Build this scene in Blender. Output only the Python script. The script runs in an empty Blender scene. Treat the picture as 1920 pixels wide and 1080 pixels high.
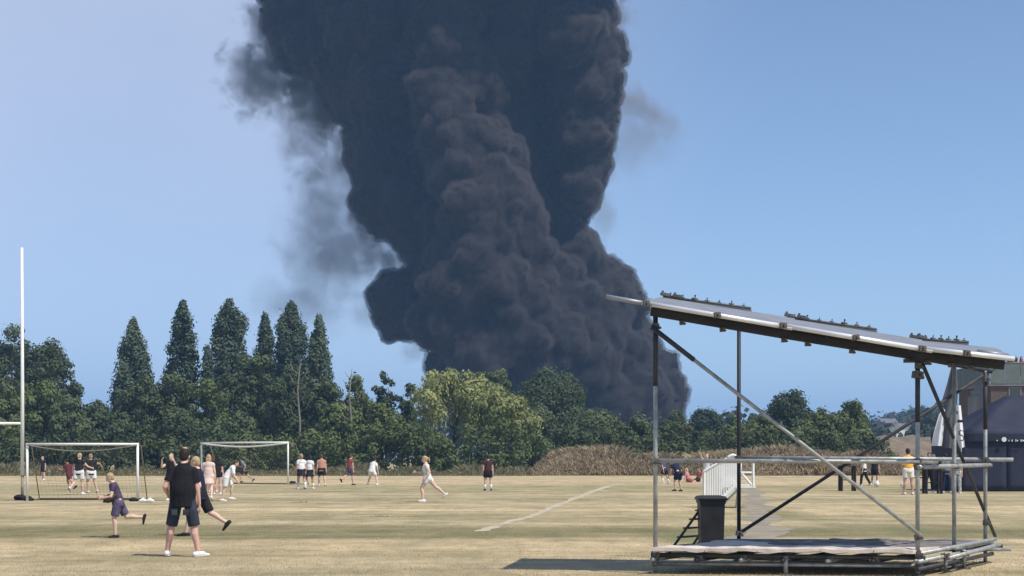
import bpy, bmesh, math, random
import numpy as np
from mathutils import Vector, Matrix

S = bpy.context.scene
COL = S.collection
random.seed(11)
RNG = np.random.default_rng(11)
R = math.radians

# ------------------------------------------------------------------ camera
F = 3000.0            # focal length in pixels of a 1920 px wide picture
EYE = 1.6
HOR = 855.0           # row of the horizon
cam_d = bpy.data.cameras.new('camera')
cam = bpy.data.objects.new('camera', cam_d)
COL.objects.link(cam)
cam.location = (0, 0, EYE)
cam.rotation_euler = (R(90), R(0.0), 0)
cam_d.sensor_width = 36.0
cam_d.lens = 36.0 * F / 1920.0
cam_d.shift_y = (HOR - 540.0) / 1920.0
cam_d.clip_start = 0.1
cam_d.clip_end = 20000
S.camera = cam

# ------------------------------------------------------------------ sky and sun
SHX, SHY = -0.52, 0.38                     # shift of a shadow for each metre of height
sun_dir = Vector((-SHX, -SHY, 1.0)).normalized()   # towards the sun
elev = math.asin(sun_dir.z)
azim = math.atan2(sun_dir.x, sun_dir.y)    # clockwise from +Y
W = bpy.data.worlds.new('World')
S.world = W
W.use_nodes = True
nt = W.node_tree
bg = nt.nodes['Background']
sky = nt.nodes.new('ShaderNodeTexSky')
sky.sky_type = 'NISHITA'
sky.sun_disc = False
sky.sun_elevation = elev
sky.sun_rotation = azim
sky.altitude = 0
sky.air_density = 0.75
sky.dust_density = 0.5
sky.ozone_density = 2.2
# a thin veil of high cloud, thickest up to the left of the view
wtc = nt.nodes.new('ShaderNodeTexCoord')
wd = nt.nodes.new('ShaderNodeVectorMath'); wd.operation = 'DOT_PRODUCT'
nt.links.new(wtc.outputs['Generated'], wd.inputs[0]); wd.inputs[1].default_value = Vector((-.36, .88, .32)).normalized()
wmr = nt.nodes.new('ShaderNodeMapRange'); wmr.interpolation_type = 'SMOOTHERSTEP'
wmr.inputs['From Min'].default_value = .84; wmr.inputs['From Max'].default_value = 1.0; wmr.inputs['To Max'].default_value = 1.15
nt.links.new(wd.outputs['Value'], wmr.inputs['Value'])
wn = nt.nodes.new('ShaderNodeTexNoise'); wn.inputs['Scale'].default_value = 2.2; wn.inputs['Detail'].default_value = 4; wn.inputs['Roughness'].default_value = .5
nt.links.new(wtc.outputs['Generated'], wn.inputs['Vector'])
wmu = nt.nodes.new('ShaderNodeMath'); wmu.operation = 'MULTIPLY'
nt.links.new(wmr.outputs[0], wmu.inputs[0]); nt.links.new(wn.outputs['Fac'], wmu.inputs[1])
wmx = nt.nodes.new('ShaderNodeMix'); wmx.data_type = 'RGBA'
nt.links.new(wmu.outputs[0], wmx.inputs[0]); nt.links.new(sky.outputs[0], wmx.inputs[6]); wmx.inputs[7].default_value = (4.5, 4.9, 6.1, 1)
nt.links.new(wmx.outputs[2], bg.inputs[0])
bg.inputs[1].default_value = 0.15
sl = bpy.data.lights.new('sun', 'SUN')
sl.energy = 4.8
sl.angle = R(0.5)
sl.color = (1.0, 0.93, 0.82)
sun = bpy.data.objects.new('sun', sl)
COL.objects.link(sun)
sun.rotation_euler = sun_dir.to_track_quat('Z', 'Y').to_euler()
sun.location = (30, -20, 60)

S.view_settings.view_transform = 'Standard'
S.view_settings.look = 'None'
S.view_settings.gamma = 1.0
S.view_settings.exposure = 0.0
S.view_settings.use_curve_mapping = False
S.render.engine = 'CYCLES'
cy = S.cycles
cy.max_bounces = 6
cy.diffuse_bounces = 2
cy.glossy_bounces = 2
cy.transmission_bounces = 4
cy.transparent_max_bounces = 12
cy.volume_bounces = 1
cy.use_adaptive_sampling = False
cy.use_denoising = True
try:
    cy.denoiser = 'OPENIMAGEDENOISE'
    cy.denoising_prefilter = 'ACCURATE'
except Exception:
    pass
cy.volume_max_steps = 256
S.render.film_transparent = False

# ------------------------------------------------------------------ helpers
def P(px, py, Y):
    "the point at distance Y that the photograph shows at (px, py)"
    return Vector(((px - 960) * Y / F, Y, EYE + (HOR - py) * Y / F))

def GY(py):
    return EYE * F / (py - HOR)

def GX(px, Y):
    return (px - 960) * Y / F

def tag(o, label=None, cat=None, group=None, kind=None):
    if label: o['label'] = label
    if cat: o['category'] = cat
    if group: o['group'] = group
    if kind: o['kind'] = kind
    return o

def empty(name, loc, label, cat, group=None, kind=None, rz=0.0):
    o = bpy.data.objects.new(name, None)
    COL.objects.link(o)
    o.location = loc
    o.rotation_euler = (0, 0, rz)
    o.empty_display_size = 0.3
    return tag(o, label, cat, group, kind)

def link(name, me, mat=None, parent=None, local=False):
    """me holds world coordinates unless local; a parented object keeps its place"""
    o = bpy.data.objects.new(name, me)
    COL.objects.link(o)
    if mat is not None and len(me.materials) == 0:
        me.materials.append(mat)
    if parent is not None:
        o.parent = parent
        if not local:
            M = Matrix.Identity(4)
            chain = []
            p = parent
            while p is not None:
                chain.append(p)
                p = p.parent
            for p in reversed(chain):
                M = M @ p.matrix_parent_inverse @ Matrix.LocRotScale(p.location, p.rotation_euler, p.scale)
            o.matrix_parent_inverse = M.inverted()
    return o

class MB:
    def __init__(self):
        self.v = []
        self.f = []
    def add(self, vs, fs):
        n = len(self.v)
        self.v.extend([tuple(p) for p in vs])
        self.f.extend([tuple(i + n for i in q) for q in fs])
        return self
    def box(self, c, s, M=None):
        x, y, z = s[0] / 2, s[1] / 2, s[2] / 2
        vs = [Vector(p) for p in ((-x,-y,-z),(x,-y,-z),(x,y,-z),(-x,y,-z),(-x,-y,z),(x,-y,z),(x,y,z),(-x,y,z))]
        if M is not None:
            vs = [M @ p for p in vs]
        vs = [p + Vector(c) for p in vs]
        return self.add(vs, [(0,3,2,1),(4,5,6,7),(0,1,5,4),(1,2,6,5),(2,3,7,6),(3,0,4,7)])
    def tube(self, a, b, r, n=10, r2=None):
        return self.sweep([a, b], [(r, r), ((r if r2 is None else r2),) * 2], n)
    def sweep(self, pts, rad, n=10, ref=None, round_caps=False):
        pts = [Vector(p) for p in pts]
        rad = [(q, q) if isinstance(q, (int, float)) else q for q in rad]
        if round_caps:
            d0 = (pts[0] - pts[1]).normalized(); d1 = (pts[-1] - pts[-2]).normalized()
            r0 = min(rad[0]); r1 = min(rad[-1])
            pts = [pts[0] + d0 * r0 * .9, pts[0] + d0 * r0 * .55] + pts + [pts[-1] + d1 * r1 * .55, pts[-1] + d1 * r1 * .9]
            rad = [tuple(q * .35 for q in rad[0]), tuple(q * .82 for q in rad[0])] + rad + [tuple(q * .82 for q in rad[-1]), tuple(q * .35 for q in rad[-1])]
        m = len(pts)
        vs = []
        for i in range(m):
            t = (pts[min(i + 1, m - 1)] - pts[max(i - 1, 0)])
            if t.length < 1e-9: t = Vector((0, 0, 1))
            t.normalize()
            g = Vector(ref) if ref is not None else (Vector((1, 0, 0)) if abs(t.x) < .8 else Vector((0, 1, 0)))
            u = g - t * g.dot(t)
            if u.length < 1e-6: u = t.orthogonal()
            u.normalize()
            w = t.cross(u)
            for k in range(n):
                a = 2 * math.pi * k / n
                vs.append(pts[i] + u * (rad[i][0] * math.cos(a)) + w * (rad[i][1] * math.sin(a)))
        fs = []
        for i in range(m - 1):
            for k in range(n):
                k2 = (k + 1) % n
                fs.append((i*n + k, i*n + k2, (i+1)*n + k2, (i+1)*n + k))
        fs.append(tuple(reversed(range(n))))
        fs.append(tuple((m-1)*n + k for k in range(n)))
        return self.add(vs, fs)
    def ball(self, c, r, seg=10, rings=7, M=None):
        r = (r, r, r) if isinstance(r, (int, float)) else r
        vs = [Vector((0, 0, -r[2]))]
        for i in range(1, rings):
            a = math.pi * i / rings - math.pi / 2
            for k in range(seg):
                b = 2 * math.pi * k / seg
                vs.append(Vector((r[0]*math.cos(a)*math.cos(b), r[1]*math.cos(a)*math.sin(b), r[2]*math.sin(a))))
        vs.append(Vector((0, 0, r[2])))
        if M is not None: vs = [M @ p for p in vs]
        vs = [p + Vector(c) for p in vs]
        fs = []
        for k in range(seg):
            fs.append((0, 1 + (k+1) % seg, 1 + k))
            fs.append((len(vs) - 1, 1 + (rings-2)*seg + k, 1 + (rings-2)*seg + (k+1) % seg))
        for i in range(rings - 2):
            for k in range(seg):
                a, b = 1 + i*seg + k, 1 + i*seg + (k+1) % seg
                fs.append((a, b, b + seg, a + seg))
        return self.add(vs, fs)
    def quad(self, a, b, c, d):
        return self.add([a, b, c, d], [(0, 1, 2, 3)])
    def mesh(self, name, smooth=False):
        me = bpy.data.meshes.new(name)
        me.from_pydata(self.v, [], self.f)
        me.update()
        if smooth:
            me.polygons.foreach_set('use_smooth', [True] * len(me.polygons))
        return me
    def build(self, name, mat, parent=None, smooth=False, local=False):
        return link(name, self.mesh(name, smooth), mat, parent, local)

def np_mesh(name, verts, faces, mat_list, mat_idx=None, smooth=False):
    "fast mesh from an (N,3) array and an (M,k) array"
    me = bpy.data.meshes.new(name)
    k = faces.shape[1]
    me.vertices.add(len(verts))
    me.vertices.foreach_set('co', np.ascontiguousarray(verts, dtype=np.float32).ravel())
    me.loops.add(faces.size)
    me.loops.foreach_set('vertex_index', np.ascontiguousarray(faces, dtype=np.int32).ravel())
    me.polygons.add(len(faces))
    me.polygons.foreach_set('loop_start', np.arange(0, faces.size, k, dtype=np.int32))
    me.polygons.foreach_set('loop_total', np.full(len(faces), k, dtype=np.int32))
    for m in mat_list: me.materials.append(m)
    if mat_idx is not None:
        me.polygons.foreach_set('material_index', np.ascontiguousarray(mat_idx, dtype=np.int32))
    if smooth:
        me.polygons.foreach_set('use_smooth', np.ones(len(faces), dtype=bool))
    me.update(calc_edges=True)
    me.validate()
    return me

_dg_tmp = []
def remesh(mb, voxel, smooth_it=3, name='body'):
    "one continuous skin over overlapping volumes"
    me = mb.mesh('tmp')
    o = bpy.data.objects.new('tmp', me)
    COL.objects.link(o)
    m = o.modifiers.new('r', 'REMESH'); m.mode = 'VOXEL'; m.voxel_size = voxel; m.use_smooth_shade = True
    if smooth_it:
        s = o.modifiers.new('s', 'SMOOTH'); s.factor = .5; s.iterations = smooth_it
    dg = bpy.context.evaluated_depsgraph_get()
    dg.update()
    ev = o.evaluated_get(dg)
    out = bpy.data.meshes.new_from_object(ev, depsgraph=dg)
    out.name = name
    bpy.data.objects.remove(o)
    bpy.data.meshes.remove(me)
    return out

# ------------------------------------------------------------------ materials
MATS = {}
def nodes_of(m):
    m.use_nodes = True
    return m.node_tree, m.node_tree.nodes['Principled BSDF']

def mat(name, col, rough=.7, metal=0., var=.12, scale=6., bump=0., spec=.3, second=None, detail=4., coat=0., trans=0.):
    "principled material whose colour drifts with noise (towards `second`, or lighter and darker)"
    if name in MATS: return MATS[name]
    m = bpy.data.materials.new(name)
    t, b = nodes_of(m)
    tc = t.nodes.new('ShaderNodeTexCoord')
    nz = t.nodes.new('ShaderNodeTexNoise'); nz.inputs['Scale'].default_value = scale; nz.inputs['Detail'].default_value = detail
    t.links.new(tc.outputs['Object'], nz.inputs['Vector'])
    ramp = t.nodes.new('ShaderNodeValToRGB')
    ramp.color_ramp.elements[0].position = .32; ramp.color_ramp.elements[1].position = .68
    lo = tuple(c * (1 - var) for c in col) if second is None else col
    hi = tuple(min(1, c * (1 + var)) for c in col) if second is None else second
    ramp.color_ramp.elements[0].color = (*lo, 1); ramp.color_ramp.elements[1].color = (*hi, 1)
    t.links.new(nz.outputs['Fac'], ramp.inputs[0])
    t.links.new(ramp.outputs[0], b.inputs['Base Color'])
    b.inputs['Roughness'].default_value = rough
    b.inputs['Metallic'].default_value = metal
    b.inputs['Specular IOR Level'].default_value = spec
    if bump:
        bp = t.nodes.new('ShaderNodeBump'); bp.inputs['Strength'].default_value = bump; bp.inputs['Distance'].default_value = .02
        n2 = t.nodes.new('ShaderNodeTexNoise'); n2.inputs['Scale'].default_value = scale * 4; n2.inputs['Detail'].default_value = 5
        t.links.new(tc.outputs['Object'], n2.inputs['Vector'])
        t.links.new(n2.outputs['Fac'], bp.inputs['Height'])
        t.links.new(bp.outputs[0], b.inputs['Normal'])
    MATS[name] = m
    return m

def leaf_mat(name, c1, c2, scale=.35, translucent=.25):
    "foliage: tint drifts from clump to clump and from plant to plant"
    if name in MATS: return MATS[name]
    m = bpy.data.materials.new(name)
    t, b = nodes_of(m)
    out = t.nodes['Material Output']
    geo = t.nodes.new('ShaderNodeNewGeometry')
    nz = t.nodes.new('ShaderNodeTexNoise'); nz.inputs['Scale'].default_value = scale; nz.inputs['Detail'].default_value = 5; nz.inputs['Roughness'].default_value = .65
    t.links.new(geo.outputs['Position'], nz.inputs['Vector'])
    oi = t.nodes.new('ShaderNodeObjectInfo')
    ma = t.nodes.new('ShaderNodeMath'); ma.operation = 'MULTIPLY_ADD'
    t.links.new(oi.outputs['Random'], ma.inputs[0]); ma.inputs[1].default_value = .24; ma.inputs[2].default_value = -.12
    ad = t.nodes.new('ShaderNodeMath'); ad.operation = 'ADD'
    t.links.new(nz.outputs['Fac'], ad.inputs[0]); t.links.new(ma.outputs[0], ad.inputs[1])
    ramp = t.nodes.new('ShaderNodeValToRGB')
    ramp.color_ramp.elements[0].position = .3; ramp.color_ramp.elements[1].position = .72
    ramp.color_ramp.elements[0].color = (*c1, 1); ramp.color_ramp.elements[1].color = (*c2, 1)
    t.links.new(ad.outputs[0], ramp.inputs[0])
    t.links.new(ramp.outputs[0], b.inputs['Base Color'])
    b.inputs['Roughness'].default_value = .7
    b.inputs['Specular IOR Level'].default_value = .2
    tr = t.nodes.new('ShaderNodeBsdfTranslucent')
    t.links.new(ramp.outputs[0], tr.inputs['Color'])
    mx = t.nodes.new('ShaderNodeMixShader'); mx.inputs[0].default_value = translucent
    t.links.new(b.outputs[0], mx.inputs[1]); t.links.new(tr.outputs[0], mx.inputs[2])
    t.links.new(mx.outputs[0], out.inputs['Surface'])
    MATS[name] = m
    return m

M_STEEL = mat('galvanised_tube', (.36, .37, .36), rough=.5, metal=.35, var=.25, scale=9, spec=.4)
M_STEEL_WORN_SHADE = mat('worn_and_shaded_tube', (.038, .043, .054), rough=.6, metal=.3, var=.35, scale=7, second=(.066, .068, .076))  # dark tone for worn tubes, also painted shade on upright and brace tops
M_COUPLER = mat('coupler_steel', (.13, .12, .11), rough=.6, metal=.4, var=.3, scale=20)
M_ALU = mat('roof_sheet', (.28, .295, .325), rough=.45, metal=.3, var=.15, scale=3, spec=.5)
M_RAIL = mat('bright_edge_rail', (.72, .73, .75), rough=.35, metal=.2, var=.1, scale=3, spec=.5)
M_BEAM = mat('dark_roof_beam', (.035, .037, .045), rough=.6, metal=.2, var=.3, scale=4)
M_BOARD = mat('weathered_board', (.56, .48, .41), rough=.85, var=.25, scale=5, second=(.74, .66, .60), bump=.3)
M_BOARD_SHADE = mat('shaded_board', (.17, .16, .16), rough=.85, var=.3, scale=5, second=(.24, .22, .21), bump=.3)  # board colour with the roof's shade painted in
M_WHITE = mat('white_paint', (.78, .78, .75), rough=.45, var=.06, scale=4)
M_DULLPOST = mat('worn_post_sleeve', (.30, .26, .19), rough=.8, var=.2, scale=6)
M_BLACK = mat('black_plastic', (.022, .023, .026), rough=.5, var=.25, scale=5)
M_DARKGREEN = mat('dark_green_paint', (.02, .035, .025), rough=.6, var=.25, scale=8)
M_DARKWOOD = mat('dark_stained_wood', (.035, .028, .024), rough=.75, var=.3, scale=8)
M_NET = mat('goal_net', (.20, .20, .17), rough=.9, var=.1)
M_NETW = mat('white_net_rope', (.7, .7, .67), rough=.8, var=.08)
M_SAND = mat('dark_sandbag_cloth', (.02, .02, .02), rough=.9, var=.3, scale=12, bump=.3)
M_NAVY = mat('navy_tent_cloth', (.022, .026, .05), rough=.75, var=.2, scale=1.2, bump=.25)
M_MARKW = mat('white_print', (.7, .7, .7), rough=.7, var=.03)
M_FLAGG = mat('grey_flag_cloth', (.10, .105, .115), rough=.8, var=.15, scale=3)
M_FLAGW = mat('white_flag_cloth', (.75, .76, .78), rough=.8, var=.05, scale=3)
M_FLAGB = mat('black_flag_print', (.02, .02, .022), rough=.8, var=.1, scale=3)
M_BARK = mat('tree_bark', (.07, .055, .042), rough=.9, var=.3, scale=3, bump=.4)
M_DEADBARK = mat('bare_pale_bark', (.20, .185, .14), rough=.9, var=.2, scale=2)
# ------------------------------------------------------------------ ground
def ground_material():
    m = bpy.data.materials.new('dry_grass_ground')
    t, b = nodes_of(m)
    L = t.links.new
    geo = t.nodes.new('ShaderNodeNewGeometry')
    def noise(scale, vec_scale, detail=5, rough=.6, off=(0, 0, 0)):
        mp = t.nodes.new('ShaderNodeMapping')
        mp.inputs['Scale'].default_value = vec_scale
        mp.inputs['Location'].default_value = off
        L(geo.outputs['Position'], mp.inputs['Vector'])
        n = t.nodes.new('ShaderNodeTexNoise')
        n.inputs['Scale'].default_value = scale; n.inputs['Detail'].default_value = detail; n.inputs['Roughness'].default_value = rough
        L(mp.outputs[0], n.inputs['Vector'])
        return n.outputs['Fac']
    def ramp(src, stops):
        r = t.nodes.new('ShaderNodeValToRGB')
        while len(r.color_ramp.elements) < len(stops): r.color_ramp.elements.new(.5)
        for e, (p, c) in zip(r.color_ramp.elements, stops):
            e.position = p; e.color = (*c, 1)
        L(src, r.inputs[0]); return r.outputs[0]
    def mix(fac, a, bb, mode='MIX'):
        x = t.nodes.new('ShaderNodeMix'); x.data_type = 'RGBA'; x.blend_type = mode
        if isinstance(fac, float): x.inputs[0].default_value = fac
        else: L(fac, x.inputs[0])
        L(a, x.inputs[6]); L(bb, x.inputs[7]); return x.outputs[2]
    # straw to olive: long mowing streaks across the pitch, broken by patches
    streak = noise(1.0, (.05, .33, 1), 5, .55)
    patch = noise(1.0, (.30, .75, 1), 6, .68, (7, 3, 0))
    fine = noise(1.0, (3.2, 1.1, 1), 6, .70)
    blot = noise(1.0, (.85, .30, 1), 5, .62, (17, 5, 0))
    base = ramp(streak, [(.36, (.335, .278, .166)), (.5, (.437, .358, .220)), (.64, (.57, .465, .302))])
    pat = ramp(patch, [(.38, (.265, .235, .138)), (.52, (.437, .358, .216)), (.64, (.59, .475, .318))])
    c = mix(.58, base, pat)
    f = ramp(fine, [(.25, (.76, .77, .75)), (.5, (1, 1, 1)), (.76, (1.20, 1.18, 1.17))])
    c = mix(1.0, c, f, 'MULTIPLY')
    bl = ramp(blot, [(.34, (.80, .81, .79)), (.5, (.98, .98, .98)), (.66, (1.13, 1.11, 1.10))])
    c = mix(1.0, c, bl, 'MULTIPLY')
    # mown bands: some passes left greener
    sep = t.nodes.new('ShaderNodeSeparateXYZ'); L(geo.outputs['Position'], sep.inputs[0])
    wob = noise(1.0, (.10, .10, 1), 3, .5, (3, 9, 0))
    yy = t.nodes.new('ShaderNodeMath'); yy.operation = 'MULTIPLY_ADD'
    L(wob, yy.inputs[0]); yy.inputs[1].default_value = 5.0; L(sep.outputs['Y'], yy.inputs[2])
    mr = t.nodes.new('ShaderNodeMapRange'); mr.inputs['From Min'].default_value = 20; mr.inputs['From Max'].default_value = 145
    L(yy.outputs[0], mr.inputs['Value'])
    def st(y): return (y + 2.5 - 20) / 125
    g0 = (1, 1, 1); g1 = (.54, .58, .50); g2 = (1.10, 1.08, 1.06); g3 = (.80, .83, .78)
    band = ramp(mr.outputs[0], [(st(20), g0), (st(24.5), g0), (st(27), g2), (st(30.5), g2), (st(31.5), g1), (st(35.5), g1), (st(38), g0),
                                (st(41), g3), (st(47), g2), (st(54), g0), (st(58), g3), (st(66), g0), (st(72), g3), (st(85), g3), (st(92), g2), (st(125), g2), (st(135), g3)])
    c = mix(1.0, c, band, 'MULTIPLY')
    # a few still green hollows
    gm = noise(1.0, (.12, .22, 1), 4, .6, (31, 12, 0))
    gf = ramp(gm, [(.57, (0, 0, 0)), (.72, (.75, .75, .75))])
    gc = t.nodes.new('ShaderNodeRGB'); gc.outputs[0].default_value = (.17, .175, .085, 1)
    c = mix(gf, c, gc.outputs[0])
    # two greener patches of turf, by the bin and beyond the track
    for (gx, gy, rx_, ry_) in ((3.4, 31.0, 1.6, 7.0), (7.4, 46.0, 1.5, 13.0), (8.6, 34.0, 1.3, 5.0)):
        mp = t.nodes.new('ShaderNodeMapping'); mp.vector_type = 'POINT'
        mp.inputs['Scale'].default_value = (1 / rx_, 1 / ry_, 0); mp.inputs['Location'].default_value = (-gx / rx_, -gy / ry_, 0)
        L(geo.outputs['Position'], mp.inputs['Vector'])
        ln = t.nodes.new('ShaderNodeVectorMath'); ln.operation = 'LENGTH'; L(mp.outputs[0], ln.inputs[0])
        sb = t.nodes.new('ShaderNodeMath'); sb.operation = 'MULTIPLY_ADD'; L(blot, sb.inputs[0]); sb.inputs[1].default_value = 1.6
        iv_ = t.nodes.new('ShaderNodeMath'); iv_.operation = 'SUBTRACT'; iv_.inputs[0].default_value = -.15; L(ln.outputs['Value'], iv_.inputs[1])
        L(iv_.outputs[0], sb.inputs[2])
        fr = ramp(sb.outputs[0], [(.0, (0, 0, 0)), (.5, (.85, .85, .85))])
        c = mix(fr, c, gc.outputs[0])
    L(c, b.inputs['Base Color'])
    b.inputs['Roughness'].default_value = .95
    b.inputs['Specular IOR Level'].default_value = .1
    bp = t.nodes.new('ShaderNodeBump'); bp.inputs['Strength'].default_value = .6; bp.inputs['Distance'].default_value = .05
    L(noise(1.0, (8, 8, 8), 6, .75), bp.inputs['Height']); L(bp.outputs[0], b.inputs['Normal'])
    return m
M_GROUND = ground_material()
mb = MB()
mb.quad((-4000, -60, 0), (4000, -60, 0), (4000, 6000, 0), (-4000, 6000, 0))
tag(mb.build('ground', M_GROUND), 'parched straw coloured playing field with darker mown bands', kind='structure')

# far wooded rise at the right, a low hill
mb = MB()
n = 40
hx0, hx1 = GX(1560, 650), GX(2100, 650)
vs = []; fs = []
for i in range(n + 1):
    u = i / n
    x = hx0 + (hx1 - hx0) * u
    h = 19 * math.sin(math.pi * u) ** .7 + 1.2 * math.sin(u * 17)
    for j, (yy, k) in enumerate(((560, -.02), (610, .6), (660, 1.0), (760, .9), (900, -.02))):
        vs.append((x, yy, h * k))
for i in range(n):
    for j in range(4):
        a = i * 5 + j
        fs.append((a, a + 5, a + 6, a + 1))
mb.add(vs, fs)
tag(mb.build('hill', mat('hill_grass', (.075, .085, .045), rough=.95, var=.3, scale=.03), smooth=True), 'low wooded hill beyond the field at the right', kind='structure')

# worn track leading away behind the scaffold
M_PATH = mat('dusty_track', (.21, .19, .155), rough=.95, var=.25, scale=.9, second=(.35, .30, .21), bump=.4)
mb = MB()
rows = [(24.5, 1375, 1500), (28, 1378, 1480), (32, 1385, 1472), (38, 1392, 1462), (46, 1396, 1450), (58, 1400, 1436), (72, 1398, 1425), (80, 1397, 1415)]
pl = []
NP = 60
for i in range(NP + 1):
    Y = 24.5 * (80 / 24.5) ** (i / NP)
    a = np.interp(Y, [r[0] for r in rows], [r[1] for r in rows]); b_ = np.interp(Y, [r[0] for r in rows], [r[2] for r in rows])
    ja = .16 * math.sin(i * .9) + random.uniform(-.14, .14); jb = .18 * math.sin(i * .7 + 2) + random.uniform(-.16, .16)
    for k in range(5):
        u = k / 4
        pl.append((GX(a + (b_ - a) * u, Y) + ja * (1 - u) + jb * u, Y, .004))
fs = [(i*5+k, i*5+k+1, i*5+k+6, i*5+k+5) for i in range(NP) for k in range(4)]
mb.add(pl, fs)
tag(mb.build('path', M_PATH), 'grey dusty track leading away behind the scaffold', kind='structure')

# marking lines, worn
M_LINE = mat('worn_line_paint', (.34, .28, .18), rough=.95, var=.3, scale=2.2, second=(.60, .54, .42), detail=6)
def ribbon(pts, w, z=.006):
    m_ = MB(); vs = []
    for i, p in enumerate(pts):
        a = Vector(pts[max(i-1, 0)]); c = Vector(pts[min(i+1, len(pts)-1)])
        d = (c - a).normalized(); nrm = Vector((-d.y, d.x))
        ww = w * random.uniform(.55, 1.3) / 2
        vs += [(p[0] + nrm.x*ww, p[1] + nrm.y*ww, z), (p[0] - nrm.x*ww, p[1] - nrm.y*ww, z)]
    m_.add(vs, [(2*i, 2*i+1, 2*i+3, 2*i+2) for i in range(len(pts)-1)])
    return m_
pp = [(898, 997), (930, 987), (960, 977), (990, 970), (1015, 961), (1035, 951), (1060, 942), (1085, 932), (1110, 922), (1125, 917), (1140, 912), (1175, 906)]
pts = [(GX(x, GY(y)), GY(y)) for x, y in pp]
fine_pts = []
for (a, b_) in zip(pts[:-1], pts[1:]):
    for k in range(5): fine_pts.append((a[0] + (b_[0]-a[0])*k/5, a[1] + (b_[1]-a[1])*k/5))
tag(ribbon(fine_pts, .30).build('pitch_line', M_LINE), 'pale worn white line running diagonally across the pitch', kind='structure')
for (x0, x1, y, w) in ((556, 572, 941.5, .5), (600, 650, 943, .25), (690, 760, 942, .30), (785, 815, 941.5, .3), (860, 905, 942.5, .3), (700, 730, 968, .25), (615, 650, 965, .25)):
    Y = GY(y)
    ps = [(GX(x0 + (x1-x0)*k/6, Y), Y + random.uniform(-.1, .1)) for k in range(7)]
    tag(ribbon(ps, w * 2).build('pitch_line', M_LINE), 'worn patch of white line marking on the pitch', kind='structure')
# far bleached strip in front of the hedge and a dark mown seam
# ------------------------------------------------------------------ short grass, near the camera
def blades(n, y0, y1, hmin, hmax, w):
    u = RNG.random(n)
    Y = y0 + (y1 - y0) * u ** 2.2      # denser near the camera, thinning out to nothing
    X = (RNG.random(n) - .5) * Y * .70
    tuft = .5 + .5 * np.sin(X * 2.1 + np.sin(Y * 1.3) * 2) * np.sin(Y * 2.7 + np.sin(X * .9) * 2)
    h = (hmin + (hmax - hmin) * RNG.random(n)) * (.55 + .8 * tuft)
    ang = RNG.random(n) * 2 * np.pi
    dx, dy = np.cos(ang) * w, np.sin(ang) * w
    lean = RNG.normal(0, .5, (n, 2)) * h[:, None]
    v = np.zeros((n, 3, 3))
    v[:, 0] = np.stack([X - dx, Y - dy, np.zeros(n)], 1)
    v[:, 1] = np.stack([X + dx, Y + dy, np.zeros(n)], 1)
    v[:, 2] = np.stack([X + lean[:, 0], Y + lean[:, 1], h], 1)
    return v.reshape(-1, 3), np.arange(3 * n).reshape(n, 3)
M_STRAW = leaf_mat('straw_blades', (.42, .35, .22), (.62, .52, .35), scale=.7, translucent=.5)
v_, f_ = blades(80000, 20.0, 60, .010, .028, .0045)
g = link('grass', np_mesh('grass', v_, f_, [M_STRAW]))
tag(g, 'short dry grass stubble in the foreground', kind='stuff')

# ------------------------------------------------------------------ foliage
def leaf_quads(c, nrm, size, aspect=1.0, hang=None):
    "two-triangle leaf sprays at points c facing nrm"
    n = len(c)
    t = RNG.normal(size=(n, 3)) if hang is None else np.tile(np.array(hang), (n, 1)) + RNG.normal(0, .18, (n, 3))
    t -= nrm * np.sum(t * nrm, 1)[:, None]
    t /= np.linalg.norm(t, axis=1)[:, None] + 1e-9
    w = np.cross(nrm, t)
    a = t * (size * aspect)[:, None]; b = w * size[:, None]
    v = np.empty((n, 4, 3))
    v[:, 0] = c - a; v[:, 1] = c + b * .8 - a * .1; v[:, 2] = c + a; v[:, 3] = c - b * .8 + a * .15
    return v.reshape(-1, 3), np.arange(4 * n).reshape(n, 4)

def clump_leaves(cl, rad, per_area, leaf, flat=1.0, upbias=.25):
    "leaves spread over and a little inside each clump"
    C, N, Sz = [], [], []
    for (p, r) in zip(cl, rad):
        k = int(per_area * 4 * math.pi * r * r * .8) + 4
        d = RNG.normal(size=(k, 3)); d[:, 2] += upbias
        d /= np.linalg.norm(d, axis=1)[:, None]
        rr = r * (1 - .55 * RNG.random(k) ** 2) * (1 + .18 * RNG.normal(size=k))
        C.append(np.array(p) + d * rr[:, None] * np.array([1, 1, flat]))
        nn = d + RNG.normal(0, .26, (k, 3)); nn /= np.linalg.norm(nn, axis=1)[:, None]
        N.append(nn); Sz.append(leaf * (.6 + .8 * RNG.random(k)))
    return np.concatenate(C), np.concatenate(N), np.concatenate(Sz)

TONE = {
    'poplar': leaf_mat('poplar_leaves', (0.058, 0.089, 0.059), (0.139, 0.180, 0.109)),
    'dark': leaf_mat('dark_leaves', (0.054, 0.079, 0.038), (0.138, 0.172, 0.078)),
    'mid': leaf_mat('green_leaves', (0.077, 0.107, 0.040), (0.178, 0.215, 0.079)),
    'light': leaf_mat('pale_leaves', (0.096, 0.131, 0.043), (0.207, 0.246, 0.089)),
    'willow': leaf_mat('willow_leaves', (0.165, 0.195, 0.066), (0.385, 0.400, 0.165), scale=.5),
    'hedge': leaf_mat('hedge_leaves', (0.057, 0.081, 0.035), (0.163, 0.182, 0.075), scale=.25),
    'far': leaf_mat('far_leaves', (0.034, 0.056, 0.037), (0.077, 0.101, 0.062), scale=.1),
}

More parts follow.
